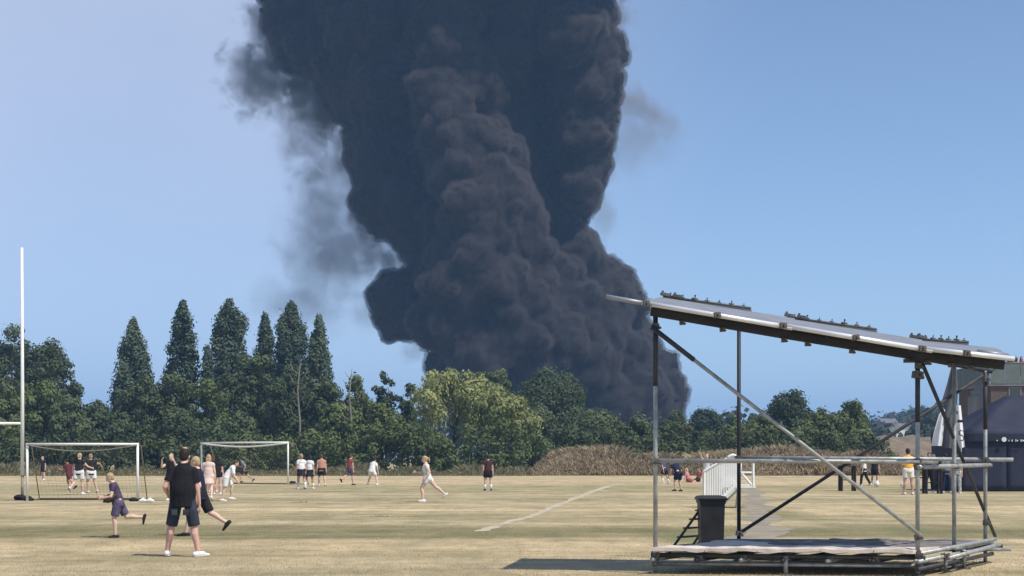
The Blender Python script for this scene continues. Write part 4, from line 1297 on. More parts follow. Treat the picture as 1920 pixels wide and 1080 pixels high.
panel('roof_panel', (c[3], c[0], pk, pk + Vector((0, .01, 0))))
panel('roof_panel', (c[2], c[3], pk, pk2))
panel('roof_panel', (c[1], c[2], pk2 + Vector((0, .01, 0)), pk2))
lowz = Vector((0, 0, ez - .02))
for i in range(3):
    a = c[0].lerp(c[1], i / 3) ; b_ = c[0].lerp(c[1], (i + .985) / 3)
    panel('wall_panel', (a - lowz, b_ - lowz, b_ + Vector((0, .03, 0)), a + Vector((0, .03, 0))), sagz=.06)
panel('wall_panel', (c[3] - lowz, c[0] - lowz, c[0], c[3]), sagz=.05)
panel('wall_panel', (c[2] - lowz, c[3] - lowz, c[3], c[2]), sagz=.05)
va = [q + Vector((0, -.05, .02)) for q in c[:2]]
panel('valance', (va[0] - Vector((.05, 0, .42)), va[1] - Vector((-.05, 0, .42)), va[1] + Vector((.05, 0, 0)), va[0] - Vector((.05, 0, 0))), sagz=0.0)
panel('valance', (c[3] + Vector((-.06, 0, -.40)), c[0] + Vector((-.06, 0, -.40)), c[0] + Vector((-.06, 0, .02)), c[3] + Vector((-.06, 0, .02))), sagz=0.0)
for q in c:
    MB().tube((q.x, q.y, 0), q, .035, 8).build('leg', M_STEEL, tm, True)
# white emblem and small print on the front wall, below the valance
ey = Yt - .13
ez_ = EYE + (HOR - 824) * Yt / F
MB().sweep([(GX(1881, Yt), ey, ez_), (GX(1881, Yt), ey - .012, ez_)], [.11, .11], 16).build('emblem', M_MARKW, tm)
for k, (px, w_, h_) in enumerate(((1868, 3, 3), (1890, 2, 4), (1896, 3, 5), (1903, 2, 7), (1906, 4, 3), (1913, 3, 6), (1917, 5, 4))):
    MB().box((GX(px, Yt), ey, ez_ - .05), (w_ * Yt / F * .6, .012, h_ * Yt / F * .7)).build('print_stroke', M_MARKW, tm)

# ------------------------------------------------------------------ feather flag
Yf = 70.0
fx = GX(1783, Yf)
fl = empty('feather_flag', (fx, Yf, 0), 'tall feather flag, grey above, white with a black curl below, beside the navy marquee', 'flag')
MB().sweep([(fx, Yf, 0), (fx, Yf, 3.4), (fx + .05, Yf, 5.0), (fx + .12, Yf, EYE + (HOR - 676) * Yf / F)], [.022, .020, .014, .008], 8).build('pole', M_STEEL_WORN_SHADE, fl, True)
m_ = MB(); m_.tube((fx - .35, Yf, .02), (fx + .35, Yf, .02), .02, 8).tube((fx, Yf - .35, .045), (fx, Yf + .35, .045), .02, 8)
m_.build('cross_base', M_BLACK, fl)
def fflag(name, left, right, m, dy0=0.0, fold=.18):
    "cloth between two outlines listed from top to bottom; folds stand out in depth"
    vs = []; n = 12; rows_ = len(left)
    for r_ in range(rows_):
        for i in range(n + 1):
            u = i / n
            px = left[r_][0] + (right[r_][0] - left[r_][0]) * u; py = left[r_][1] + (right[r_][1] - left[r_][1]) * u
            vs.append(P(px, py, Yf) + Vector((0, dy0 + fold * math.sin(u * 7.5 + r_ * .25) * (r_ / rows_ + .15), 0)))
    k = len(vs); vs = vs + [v + Vector((0, .006, 0)) for v in vs]
    fs = []
    for r_ in range(rows_ - 1):
        for i in range(n):
            q = r_ * (n + 1) + i
            fs.append((q, q + n + 1, q + n + 2, q + 1)); fs.append((k + q, k + q + 1, k + q + n + 2, k + q + n + 1))
    return MB().add(vs, fs).build(name, m, fl, True)
fflag('grey_cloth', [(1786, 678), (1782, 695), (1776, 720), (1769, 745), (1763, 765), (1757, 790)], [(1792, 678), (1795, 695), (1797, 720), (1797, 745), (1795, 765), (1792, 778)], M_FLAGG)
fflag('white_cloth', [(1768, 764), (1760, 778), (1754, 800), (1750, 818), (1747, 836)], [(1772, 770), (1770, 785), (1770, 800), (1769, 818), (1767, 836)], M_FLAGW, -.05)
fflag('fold_shade', [(1770, 772), (1769, 790), (1768, 815), (1767, 838)], [(1790, 772), (1791, 790), (1791, 815), (1790, 842)], M_FLAGG, .02)  # grey strip for the pole sleeve, with the fold's shade painted in
fflag('white_cloth', [(1789, 760), (1789, 785), (1790, 805), (1791, 825), (1793, 842)], [(1801, 760), (1804, 785), (1806, 800), (1808, 820), (1810, 838)], M_FLAGW, -.06)
# printed marks: a black curl and a bar
cp = [P(px, py, Yf) + Vector((0, -.27, 0)) for px, py in ((1803, 809), (1799, 807), (1795, 810), (1796, 815), (1801, 817), (1804, 821), (1802, 826), (1797, 826))]
MB().sweep(cp, [(.026, .006)] * len(cp), 6, ref=(1, 0, 0)).build('curl_mark', M_FLAGB, fl)
MB().box(P(1797, 790, Yf) + Vector((0, -.28, 0)), (.26, .008, .12)).build('bar_mark', M_FLAGB, fl)
MB().box(P(1790, 774, Yf) + Vector((0, -.28, 0)), (.16, .008, .14)).build('bar_mark', M_FLAGG, fl)

# ------------------------------------------------------------------ trestle frames by the far players
def trestle(label, x0, x1, ytop, Y, depth=.5):
    X0, X1 = GX(x0, Y), GX(x1, Y); z = EYE + (HOR - ytop) * Y / F
    t_ = empty('trestle_table', ((X0 + X1) / 2, Y, 0), label, 'table', 'dark trestles on the far grass')
    MB().box(((X0 + X1) / 2, Y, z), (X1 - X0 + .1, depth + .1, .05)).build('table_top', M_DARKWOOD, t_)
    for x in (X0 + .05, X1 - .05):
        for yy in (Y - depth / 2, Y + depth / 2):
            MB().sweep([(x, yy, 0), (x, yy, z - .025)], [.06, .06], 4).build('leg', M_DARKWOOD, t_)
        MB().tube((x, Y - depth / 2, z * .35), (x, Y + depth / 2, z * .35), .02, 6).build('stretcher', M_DARKWOOD, t_)
    MB().tube((X0 + .05, Y, z * .45), (X1 - .05, Y, z * .45), .025, 6).build('stretcher', M_DARKWOOD, t_)
trestle('dark trestle table left of the far players in white and black', 1574, 1603, 874, 73)
trestle('dark trestle table between the yellow shirted player and the feather flag', 1732, 1764, 880, 68)

# ------------------------------------------------------------------ club house behind the marquee
Yc = 112.0
M_BRICK = bpy.data.materials.new('brown_brickwork')
t_, b_ = nodes_of(M_BRICK)
bt = t_.nodes.new('ShaderNodeTexBrick'); bt.inputs['Scale'].default_value = 4.0
bt.inputs['Color1'].default_value = (.085, .058, .050, 1); bt.inputs['Color2'].default_value = (.115, .075, .060, 1); bt.inputs['Mortar'].default_value = (.13, .12, .11, 1)
tc_ = t_.nodes.new('ShaderNodeTexCoord'); mp_ = t_.nodes.new('ShaderNodeMapping'); mp_.inputs['Rotation'].default_value = (R(90), 0, 0)
t_.links.new(tc_.outputs['Object'], mp_.inputs['Vector']); t_.links.new(mp_.outputs[0], bt.inputs['Vector']); t_.links.new(bt.outputs[0], b_.inputs['Base Color']); b_.inputs['Roughness'].default_value = .9
M_CLAD = mat('grey_green_cladding', (.125, .150, .145), rough=.6, var=.12, scale=1.5)
M_GLASS = mat('dark_window_glass', (.03, .035, .04), rough=.12, var=.1, spec=.6)
M_GREYR = mat('grey_render', (.20, .205, .215), rough=.85, var=.15, scale=1)
cx0, cx1 = GX(1858, Yc), GX(2080, Yc)
ch = empty('club_house', ((cx0 + cx1) / 2, Yc + 4, 0), 'brown brick club house with a grey-green balcony parapet behind the marquee', 'building')
zc_ = EYE + (HOR - 724) * Yc / F; zp = EYE + (HOR - 681) * Yc / F
MB().box(((cx0 + cx1) / 2, Yc + 4, zc_ / 2), (cx1 - cx0, 8, zc_)).build('wall', M_BRICK, ch)
MB().box(((cx0 + cx1) / 2, Yc + 4, zc_ + .09), (cx1 - cx0 + .3, 8.3, .16)).build('floor_slab', M_GREYR, ch)
npan = 8
for k in range(npan):
    a = cx0 - .1 + (cx1 - cx0 + .2) * k / npan; w_ = (cx1 - cx0 + .2) / npan
    MB().box((a + w_ / 2, Yc - .15, (zc_ + .17 + zp) / 2), (w_ - .03, .06, zp - zc_ - .17)).build('parapet_panel', M_CLAD, ch)
MB().box(((cx0 + cx1) / 2, Yc - .15, zp + .03), (cx1 - cx0 + .3, .12, .06)).build('coping', M_GREYR, ch)
MB().box((cx0 - .12, Yc + 4, (zc_ + .17 + zp) / 2), (.06, 8, zp - zc_ - .17)).build('parapet_panel', M_CLAD, ch)
for px in (1903, 1950, 2000):
    x = GX(px, Yc); z = EYE + (HOR - 736) * Yc / F
    wf = MB().box((x, Yc - .03, z), (.9, .06, .8)).build('window', M_GREYR, ch)
    MB().box((x, Yc - .075, z), (.7, .02, .62)).build('pane', M_GLASS, wf)
m_ = empty('chimney_stack', (GX(1848, Yc - 1), Yc + 2, 0), 'stepped grey stair tower at the left corner of the club house', 'tower')
for (xa, xb, pt) in ((1850, 1857.5, 722), (1844, 1850, 732), (1838, 1844, 744)):
    z = EYE + (HOR - pt) * Yc / F
    MB().box((GX((xa + xb) / 2, Yc), Yc + 2.0, z / 2), ((xb - xa) * Yc / F - .01, 2.2, z)).build('tower_block', M_GREYR, m_)
    MB().box((GX((xa + xb) / 2, Yc), Yc + 2.0, z + .05), ((xb - xa) * Yc / F + .02, 2.3, .08)).build('cap', M_GREYR, m_)

# ------------------------------------------------------------------ far cottages
M_COTT = mat('white_render', (.72, .72, .69), rough=.85, var=.06, scale=.6)
M_ROOF = mat('grey_slate', (.16, .16, .175), rough=.8, var=.2, scale=1.2)
def house(label, px0, px1, ptop, peave, Y, depth=7, wall=None):
    X0, X1 = GX(px0, Y), GX(px1, Y)
    ze = EYE + (HOR - peave) * Y / F; zt = EYE + (HOR - ptop) * Y / F
    h_ = empty('cottage', ((X0 + X1) / 2, Y + depth / 2, 0), label, 'house', 'far houses on the rise')
    MB().box(((X0 + X1) / 2, Y + depth / 2, ze / 2), (X1 - X0, depth, ze)).build('wall', wall or M_COTT, h_)
    o = .4
    vs = [(X0 - o, Y - o, ze), (X1 + o, Y - o, ze), (X1 + o, Y + depth + o, ze), (X0 - o, Y + depth + o, ze), (X0 - o, Y + depth / 2, zt), (X1 + o, Y + depth / 2, zt)]
    rf = MB().add(vs, [(0, 1, 5, 4), (2, 3, 4, 5), (0, 4, 3), (1, 2, 5), (3, 2, 1, 0)]).build('roof', M_ROOF, h_)
    MB().box((X1 - .9, Y + depth / 2, zt + .5), (.7, .7, 1.6)).build('chimney', M_BRICK, rf)
    for k in range(2):
        x = X0 + (X1 - X0) * (.3 + .4 * k)
        w_ = MB().box((x, Y - .03, ze * .72), (.9, .06, 1.1)).build('window', M_GREYR, h_)
        MB().box((x, Y - .075, ze * .72), (.7, .02, .9)).build('pane', M_GLASS, w_)
house('small white cottage seen between the clump of trees and the front scaffold post', 1681, 1706, 793, 799, 430, 6)
house('grey roofed house left of the white cottage beyond the trees', 1656, 1682, 784, 793, 470, 8, M_GREYR)
# brown stubble strip in front of the cottages
mb = MB()
Ys = 240
vs = []; fs = []
for i in range(21):
    u = i / 20; x = GX(1600, Ys) + (GX(1800, Ys) - GX(1600, Ys)) * u
    hh = 4.6 * min(1, u / .15, (1 - u) / .15) ** .6 + .2 * math.sin(u * 26)
    for (yy, k) in ((Ys - 12, 0), (Ys - 6, .75), (Ys, 1), (Ys + 12, 0)): vs.append((x, yy, max(0, hh) * k - .01))
for i in range(20):
    for j in range(3):
        q = i * 4 + j; fs.append((q, q + 4, q + 5, q + 1))
mb.add(vs, fs)
tag(mb.build('stubble_bank', mat('stubble_soil', (.19, .145, .10), rough=.95, var=.25, scale=.5), smooth=True), 'brown stubble bank in front of the far cottages', kind='structure')
# ------------------------------------------------------------------ people
def cloth(name, col, var=.10, scale=9, second=None):
    return mat('cloth_' + name, col, rough=.85, var=var, scale=scale, bump=.35, spec=.15, second=second)
SKIN = {'fair': mat('skin_fair', (.66, .45, .36), rough=.55, var=.08, scale=12), 'tan': mat('skin_tanned', (.50, .31, .23), rough=.55, var=.08, scale=12),
        'pink': mat('skin_flushed', (.62, .38, .31), rough=.55, var=.1, scale=12), 'brown': mat('skin_brown', (.14, .08, .05), rough=.55, var=.1, scale=12)}
HAIR = {'dark': mat('hair_dark', (.022, .017, .014), rough=.7, var=.3, scale=30), 'brown': mat('hair_brown', (.09, .055, .032), rough=.7, var=.3, scale=30),
        'blond': mat('hair_blond', (.42, .31, .17), rough=.65, var=.2, scale=30), 'grey': mat('hair_cropped_grey', (.10, .085, .075), rough=.8, var=.3, scale=40)}
M_EYE = mat('eye_dark', (.03, .025, .02), rough=.3, var=.1)
M_LIP = mat('lips', (.36, .16, .14), rough=.5, var=.1)
M_SHOEW = mat('white_shoe', (.80, .79, .76), rough=.6, var=.06, scale=20)
M_SHOEB = mat('black_shoe', (.022, .022, .024), rough=.6, var=.2, scale=20)
M_SOLE = mat('shoe_sole', (.62, .60, .56), rough=.8, var=.1)

def person(label, px, Y, H, yaw, shirt, shorts, pose=None, hair='brown', style='short', skin='fair', shoe='white', girth=1.0, sex='m', sleeve=.5,
           short_len=.55, lower='shorts', socks=None, group='players on the field', z0=0.0, near=False, vest=False, upper_only=False, waist_gap=0.0, pos=None):
    """yaw 0 faces away from the camera, 90 to the left, 180 to the camera.
    pose: L lean, S side lean, ll/rl = (hip, knee, splay), la/ra = (forward, out, elbow, inward), hd = head turn, hp = head pitch, sit"""
    po = dict(L=3, S=0, ll=(4, 3, 4), rl=(-4, 4, 4), la=(0, 10, 12, 0), ra=(0, 10, 12, 0), hd=0, hp=0, sit=False)
    po.update(pose or {})
    h = H
    loc = pos if pos is not None else Vector((GX(px, Y), Y, z0))
    t = empty('person', loc, label, 'person', group, rz=R(yaw))
    female = sex == 'f'
    def V(x, y, z): return Vector((x, y, z)) * h
    # ---- skeleton, pelvis at the origin
    L, Sd = R(po['L']), R(po['S'])
    upv = Vector((math.sin(Sd), math.sin(L) * math.cos(Sd), math.cos(L) * math.cos(Sd)))
    fwd = Vector((0, math.cos(L), -math.sin(L)))
    side = fwd.cross(upv).normalized()
    hipw = (.054 if not female else .057)
    shw = (.100 if not female else .090) * (.5 + .5 * girth) * (.96 if near else 1)
    def tor(x, y, z): return (side * x + fwd * y + upv * z) * h
    legs = []
    for s_, (a, k, sp_) in ((-1, po['ll']), (1, po['rl'])):
        a, k, sp_ = R(a), R(k), R(sp_)
        hip = V(s_ * hipw, 0, 0)
        d1 = Vector((s_ * math.sin(sp_), math.sin(a) * math.cos(sp_), -math.cos(a) * math.cos(sp_)))
        knee = hip + d1 * .245 * h
        psi = a - k
        d2 = Vector((s_ * math.sin(sp_) * .8, math.sin(psi), -math.cos(psi))).normalized()
        ank = knee + d2 * .238 * h
        fp = max(0, -psi - R(12)) * .95 if psi < 0 else (-psi * .6 if psi > R(14) else 0)
        if po['sit']: fp = -R(30)
        ff = Vector((s_ * .15 if not (s_ > 0 and 'rf' in po) else math.tan(R(po['rf'])), math.cos(fp), -math.sin(fp))).normalized()
        fd = Vector((0, -math.sin(fp), -math.cos(fp)))
        heel = ank + (fd * .036 - ff * .032) * h
        toe = ank + (fd * .036 + ff * (.112 if near else .102)) * h
        legs.append((hip, knee, ank, heel, toe, ff, fd))
    zmin = min(min(l[3].z, l[4].z) for l in legs) if not po['sit'] else -.075 * h
    dz = Vector((0, 0, -zmin + .004))
    legs = [tuple([q + dz for q in l[:5]] + list(l[5:])) for l in legs]
    def T(x, y, z): return tor(x, y, z) + dz
    arms = []
    for s_, (fa, ab, el, inw) in ((-1, po['la']), (1, po['ra'])):
        sh = T(s_ * shw, -.005, .250)
        fa, ab, el, inw = R(fa), R(ab), R(el), R(inw)
        def dirv(f_, o_):
            return (side * (s_ * math.sin(o_)) + fwd * (math.sin(f_) * math.cos(o_)) - upv * (math.cos(f_) * math.cos(o_))).normalized()
        elb = sh + dirv(fa, ab) * .165 * h
        d2 = dirv(fa + el, ab * .5 - inw)
        wr = elb + d2 * .140 * h
        arms.append((sh, elb, wr, d2))
    g = girth
    hd = R(po['hd']); hp = R(po['hp'])
    nb_ = T(0, -.004, .285); hc0 = T(0, .014, .325)
    up_h = (upv * .6 + Vector((0, 0, 1)) * .4).normalized()
    f_h = (fwd - up_h * fwd.dot(up_h)).normalized()
    f_h = Matrix.Rotation(hd, 3, up_h) @ f_h
    s_h = f_h.cross(up_h).normalized()
    if hp:
        rot = Matrix.Rotation(-hp, 3, s_h); f_h = rot @ f_h; up_h = rot @ up_h
    HM = Matrix((s_h, f_h, up_h)).transposed()
    hc = hc0 + (up_h * .058 + f_h * .006) * h
    def Hd(x, y, z): return hc + HM @ Vector((x, y, z)) * h
    wst, chs = (.070, .086) if female else (.080, .093)
    def torso_mesh(m_, e, z_lo=-.03, z_hi=.288, loose=0.0):
        zs = [-.08, -.02, .05, .11, .19, .248, .274, .292, .310]
        rx = [.080, .098, .088, wst, chs, chs * 1.10, .084, .060, .042]
        ry = [.060, .070, .062, .054, .064 if not female else .066, .058, .052, .046, .040]
        if loose:
            rx[2] += .012 * loose; rx[3] += .018 * loose; ry[2] += .012 * loose; ry[3] += .014 * loose; rx[1] += .006 * loose; ry[1] += .006 * loose; rx[0] = rx[1]; ry[0] = ry[1]
        zz = np.linspace(z_lo, z_hi, 12)
        m_.sweep([T(0, (.006 if z < .05 else 0) + (.012 if female and .15 < z < .23 else 0), z) for z in zz],
                 [((float(np.interp(z, zs, rx)) * g + e) * h, (float(np.interp(z, zs, ry)) * g + e) * h) for z in zz], 16, ref=side)
    # ---- body: one remeshed skin
    m_ = MB()
    torso_mesh(m_, 0, -.045, .290)
    m_.sweep([nb_ - upv * .02 * h, nb_ + upv * .02 * h, hc0 + up_h * .01 * h, hc], [(.046*h, .042*h), (.034*h, .036*h), (.031*h, .034*h), (.03*h, .034*h)], 12, ref=side)
    m_.ball(Hd(0, -.004, .010), (.043*h, .054*h, .056*h), 16, 12, HM)
    m_.ball(Hd(0, .012, -.028), (.033*h, .040*h, .040*h), 14, 10, HM)
    m_.ball(Hd(0, .053, -.012), (.008*h, .012*h, .013*h), 8, 6, HM)       # nose
    m_.ball(Hd(0, .044, .014), (.026*h, .010*h, .007*h), 8, 6, HM)        # brow
    for s_ in (-1, 1):
        m_.ball(Hd(s_ * .043, -.004, -.008), (.008*h, .012*h, .018*h), 8, 6, HM)   # ears
    for i, (hip, knee, ank, heel, toe, ff, fd) in enumerate(legs):
        calf = knee.lerp(ank, .3) - ff * .010 * h
        m_.sweep([hip + Vector((0, 0, .03 * h)), hip.lerp(knee, .25), hip.lerp(knee, .7), knee, calf, knee.lerp(ank, .65), ank],
                 [q * h * (.55 + .45 * g) for q in (.060, .057, .043, .034, .036, .027, .021)], 12, round_caps=True)
        m_.sweep([heel - fd * .016 * h, ank + fd * .014 * h + ff * .02 * h, toe - fd * .012 * h - ff * .01 * h], [.020*h, .024*h, .015*h], 10, round_caps=True)
    for i, (sh, elb, wr, d2) in enumerate(arms):
        m_.ball(sh, .033 * h * (.4 + .6 * g), 12, 8)
        m_.sweep([sh, sh.lerp(elb, .5), elb, elb.lerp(wr, .35), wr], [q * h * (.5 + .5 * g) for q in (.033, .029, .024, .024, .0165)], 12, round_caps=True)
        pn = (side * (1 if i else -1)); pn = (pn - d2 * pn.dot(d2)).normalized()
        m_.sweep([wr - d2 * .005 * h, wr + d2 * .028 * h, wr + d2 * .050 * h], [(.011*h, .016*h), (.011*h, .024*h), (.010*h, .024*h)], 10, ref=pn, round_caps=True)
    me = remesh(m_, (.0062 if near else (.0105 if Y < 60 else .0145)) * h, 2 if near else 2, 'body')
    # fingers: five on each hand, rooted in the palm, curled
    fm = MB()
    for i, (sh, elb, wr, d2) in enumerate(arms):
        out = (side * (1 if i else -1)); out = (out - d2 * out.dot(d2)).normalized()
        wide = d2.cross(out).normalized()
        if wide.dot(fwd) < 0: wide = -wide
        curl = -out
        for k, (ln, w_) in enumerate(((.040, .017), (.046, .006), (.042, -.006), (.033, -.017))):
            b0 = wr + (d2 * .042 + wide * w_) * h
            p1 = b0 + (d2 * ln * .5 + curl * .006) * h; p2 = p1 + (d2 * ln * .38 + curl * .013) * h; p3 = p2 + (d2 * ln * .2 + curl * .016) * h
            fm.sweep([b0, p1, p2, p3], [.0062*h, .0055*h, .005*h, .004*h], 6, round_caps=near)
        b0 = wr + (d2 * .012 + wide * .018) * h
        fm.sweep([b0, b0 + (d2 * .016 + wide * .014 + curl * .004) * h, b0 + (d2 * .036 + wide * .018 + curl * .012) * h], [.008*h, .0065*h, .005*h], 6, round_caps=near)
    bmx = bmesh.new(); bmx.from_mesh(me)
    fme = fm.mesh('fingers', True); bmx.from_mesh(fme); bpy.data.meshes.remove(fme)
    bmx.to_mesh(me); bmx.free()
    me.materials.clear(); me.materials.append(SKIN[skin])
    me.polygons.foreach_set('use_smooth', [True] * len(me.polygons))
    link('body', me, None, t, True)
    # ---- face
    for s_ in (-1, 1):
        MB().ball(Hd(s_ * .0165, .0475, .003), (.0065*h, .004*h, .0042*h), 8, 6, HM).build('eye', M_EYE, t, True, True)
    MB().ball(Hd(0, .0505, -.040), (.013*h, .004*h, .004*h), 8, 5, HM).build('mouth', M_LIP, t, True, True)
    # ---- hair
    m_ = MB()
    if style == 'cropped':
        m_.ball(Hd(0, -.010, .016), (.0445*h, .052*h, .054*h), 16, 12, HM)
    else:
        m_.ball(Hd(0, -.013, .018), (.0485*h, .056*h, .058*h), 16, 12, HM)
        m_.ball(Hd(0, -.030, -.008), (.042*h, .036*h, .046*h), 12, 8, HM)
    if near:
        MB().ball(Hd(.008, -.030, .0640), (.024*h, .024*h, .0105*h), 12, 8, HM).build('bald_patch', SKIN[skin], t, True, True)
    if style == 'pony':
        m_.sweep([Hd(0, -.055, .03), Hd(.004, -.092, .02), Hd(.008, -.100, -.03), Hd(.004, -.088, -.085)], [.016*h, .022*h, .018*h, .006*h], 8, round_caps=True)
    if style == 'long':
        for x in (-.03, -.01, .012, .032):
            m_.sweep([Hd(x, -.035, .02), Hd(x * 1.25, -.050, -.04), Hd(x * 1.3, -.048, -.10), Hd(x * 1.1, -.040, -.15)], [.020*h, .020*h, .017*h, .007*h], 8, round_caps=True)
    if style == 'bun':
        m_.ball(Hd(0, -.055, .045), .026 * h, 10, 8)
    hm = remesh(m_, .010 * h, 1, 'hair'); hm.materials.clear(); hm.materials.append(HAIR[hair])
    link('hair', hm, None, t, True)
    # ---- shirt
    m_ = MB()
    torso_mesh(m_, .010, ((-.078 if near else -.072) if waist_gap == 0 else waist_gap), (.304 if not vest else .272), (1.0 if not near else 2.0) if waist_gap == 0 else 0)
    if sleeve > 0:
        for (sh, elb, wr, d2) in arms:
            m_.ball(sh, .038 * h * (.4 + .6 * g), 12, 8)
            e_ = sh.lerp(elb, sleeve)
            m_.sweep([sh + upv * .004 * h, sh.lerp(e_, .5), e_], [.038*h*(.4 + .6*g), .039*h*(.4 + .6*g), .040*h*(.5 + .5*g)], 12)
    else:
        for (sh, elb, wr, d2) in arms:
            m_.sweep([sh.lerp(T(0, 0, .20), .45), sh.lerp(T(0, 0, .29), .28)], [.045*h*g, .030*h*g], 10)
    sm = remesh(m_, (.0085 if near else .0125) * h, 1, 'shirt'); sm.materials.clear(); sm.materials.append(shirt)
    so = link('shirt', sm, None, t, True)
    if near:
        cl_ = MB(); ring = []
        for k in range(16):
            a = 2 * math.pi * k / 16
            ring.append(T(.043 * math.cos(a), .041 * math.sin(a) - .002, .303 + .004 * math.cos(a * 2)))
        vs = []
        for (dzz, rr) in ((-.004, 1.12), (.016, 1.0), (.016, .93), (-.004, 1.02)):
            for p in ring: vs.append(T(0, 0, .303) + (p - T(0, 0, .303)) * rr + upv * dzz * h)
        cl_.add(vs, [(16*j + k, 16*j + (k+1) % 16, 16*((j+1) % 4) + (k+1) % 16, 16*((j+1) % 4) + k) for j in range(4) for k in range(16)])
        cl_.build('collar', shirt, so, True, True)
    # ---- shorts, skirt or trousers
    m_ = MB()
    zz = [.075, .03, -.02, -.06]; eb = .006 if near else .016
    m_.sweep([T(0, .006, z) for z in zz], [((rx_ * g + eb) * h, (ry_ * g + eb) * h) for rx_, ry_ in ((.090, .064), (.096, .069), (.102, .074), (.088, .066))], 16, ref=side)
    for (hip, knee, *_r) in legs:
        m_.ball(hip.lerp(knee, .06) + Vector((0, 0, .012 * h)), (.060 if near else .073) * h * (.4 + .6 * g), 12, 8)
    if lower == 'skirt':
        c_ = (legs[0][1] + legs[1][1]) / 2
        b0 = T(0, .005, -.02); b1 = b0.lerp(c_, .62); spread = (legs[0][1] - legs[1][1]).length / h
        m_.sweep([b0, b0.lerp(b1, .5), b1], [(.110*h, .085*h), (.122*h, (.10 + spread * .12)*h), (.128*h, (.11 + spread * .22)*h)], 16, ref=side)
    else:
        for (hip, knee, ank, heel, toe, ff, fd) in legs:
            if lower == 'trousers':
                pts = [hip + Vector((0, 0, .02*h)), hip.lerp(knee, .4), knee, knee.lerp(ank, .5), ank]
                rr = [.068, .060, .047, .042, .036]
            else:
                e_ = hip.lerp(knee, short_len * 1.35)
                if short_len > .74: e_ = knee
                pts = [hip + Vector((0, 0, .02*h)), hip.lerp(e_, .5), e_]
                rr = [.070, .066, .061 if short_len < .74 else .055] if not near else [.060, .058, .054]
            m_.sweep(pts, [q * h * (.4 + .6 * g) for q in rr], 12)
    sm = remesh(m_, (.0085 if near else .0125) * h, 1, lower); sm.materials.clear(); sm.materials.append(shorts)
    lo = link(lower, sm, None, t, True)
    if near:
        for s_ in (-1, 1):
            q = T(s_ * .050, -.0835, -.118)
            MB().box(q, (.050*h, .010*h, .050*h), Matrix.Rotation(s_ * -.25, 3, 'Z')).build('back_pocket', cloth('faded_denim', (.050, .058, .074), .3), lo, False, True)
    # ---- shoes and socks
    for (hip, knee, ank, heel, toe, ff, fd) in legs:
        m_ = MB()
        m_.sweep([heel - fd * .022 * h - ff * .004 * h, ank + fd * .012 * h + ff * .018 * h, heel.lerp(toe, .62) - fd * .018 * h, toe - fd * .013 * h], [(.023*h, .022*h), (.028*h, .027*h), (.027*h, .019*h), (.021*h, .012*h)], 12, ref=ff.cross(fd), round_caps=True)
        m_.sweep([ank - fd * .012 * h, ank + fd * .02 * h], [.025*h, .027*h], 10)
        if near: m_.ball(heel.lerp(toe, .55) - fd * .024 * h, (.030*h, .030*h, .024*h), 12, 8)
        shm = remesh(m_, .0085 * h, 1, 'shoe'); shm.materials.clear(); shm.materials.append({'white': M_SHOEW, 'black': M_SHOEB}[shoe])
        so_ = link('shoe', shm, None, t, True)
        MB().sweep([heel - fd * .004 * h - ff * .012*h, heel.lerp(toe, .5) - fd * .004 * h, toe - fd * .003 * h], [(.024*h, .006*h), (.029*h, .006*h), (.018*h, .005*h)], 10, ref=ff.cross(fd)).build('sole', M_SOLE if shoe == 'white' else M_SHOEB, so_, True, True)
        if socks is not None:
            top_ = knee.lerp(ank, .45)
            MB().sweep([ank + fd * .01 * h, ank.lerp(top_, .5), top_], [.0245*h, .030*h, .037*h], 12).build('sock', socks, t, True, True)
    return t

CW = cloth('white', (.74, .74, .73), .05); CCREAM = cloth('cream_pink', (.66, .52, .46), .06); CB = cloth('black', (.020, .020, .023), .2); CNAVY = cloth('navy', (.020, .024, .055), .2)
CMAR = cloth('maroon', (.12, .03, .04), .2); CGREYV = cloth('grey_violet', (.10, .09, .15), .2); CPURP = cloth('dark_purple', (.045, .030, .060), .25, 14, (.10, .075, .13)); CRED = cloth('brick_red', (.30, .085, .065), .15)
CPEACH = cloth('peach', (.50, .25, .18), .1); CYEL = cloth('amber_yellow', (.80, .42, .07), .08); CBLUEG = cloth('blue_grey', (.16, .20, .27), .15); CBLUE = cloth('royal_blue', (.05, .07, .22), .2)
CDENIM = cloth('dark_denim', (.035, .042, .058), .3, 7); CPINK = cloth('pink', (.55, .22, .22), .1); CBLK_POLO = cloth('black_polo', (.016, .016, .019), .15, 12); CGREY = cloth('grey', (.17, .18, .20), .15)
CPRINT = cloth('grey_white_print', (.12, .12, .13), .1, 14, (.60, .60, .60))

RUN = dict(L=14, ll=(38, 55, 2), rl=(-30, 25, 2), la=(-45, 12, 80, 5), ra=(40, 12, 85, 10))
RUN2 = dict(L=14, ll=(-32, 20, 2), rl=(36, 60, 2), la=(42, 12, 80, 10), ra=(-42, 12, 80, 5))
# the man watching
person('man in a black polo shirt, denim shorts and white trainers seen from behind', 343, 25.4, 1.79, -4, CBLK_POLO, CDENIM,
       dict(L=2, S=1, ll=(5, 2, 13), rl=(2, 5, 11), la=(-16, 20, 84, 4), ra=(4, 10, 12, 0), hd=-4, hp=6, rf=40), 'dark', 'short', 'pink', girth=.98, sleeve=.66, short_len=.78, near=True, group='people watching')
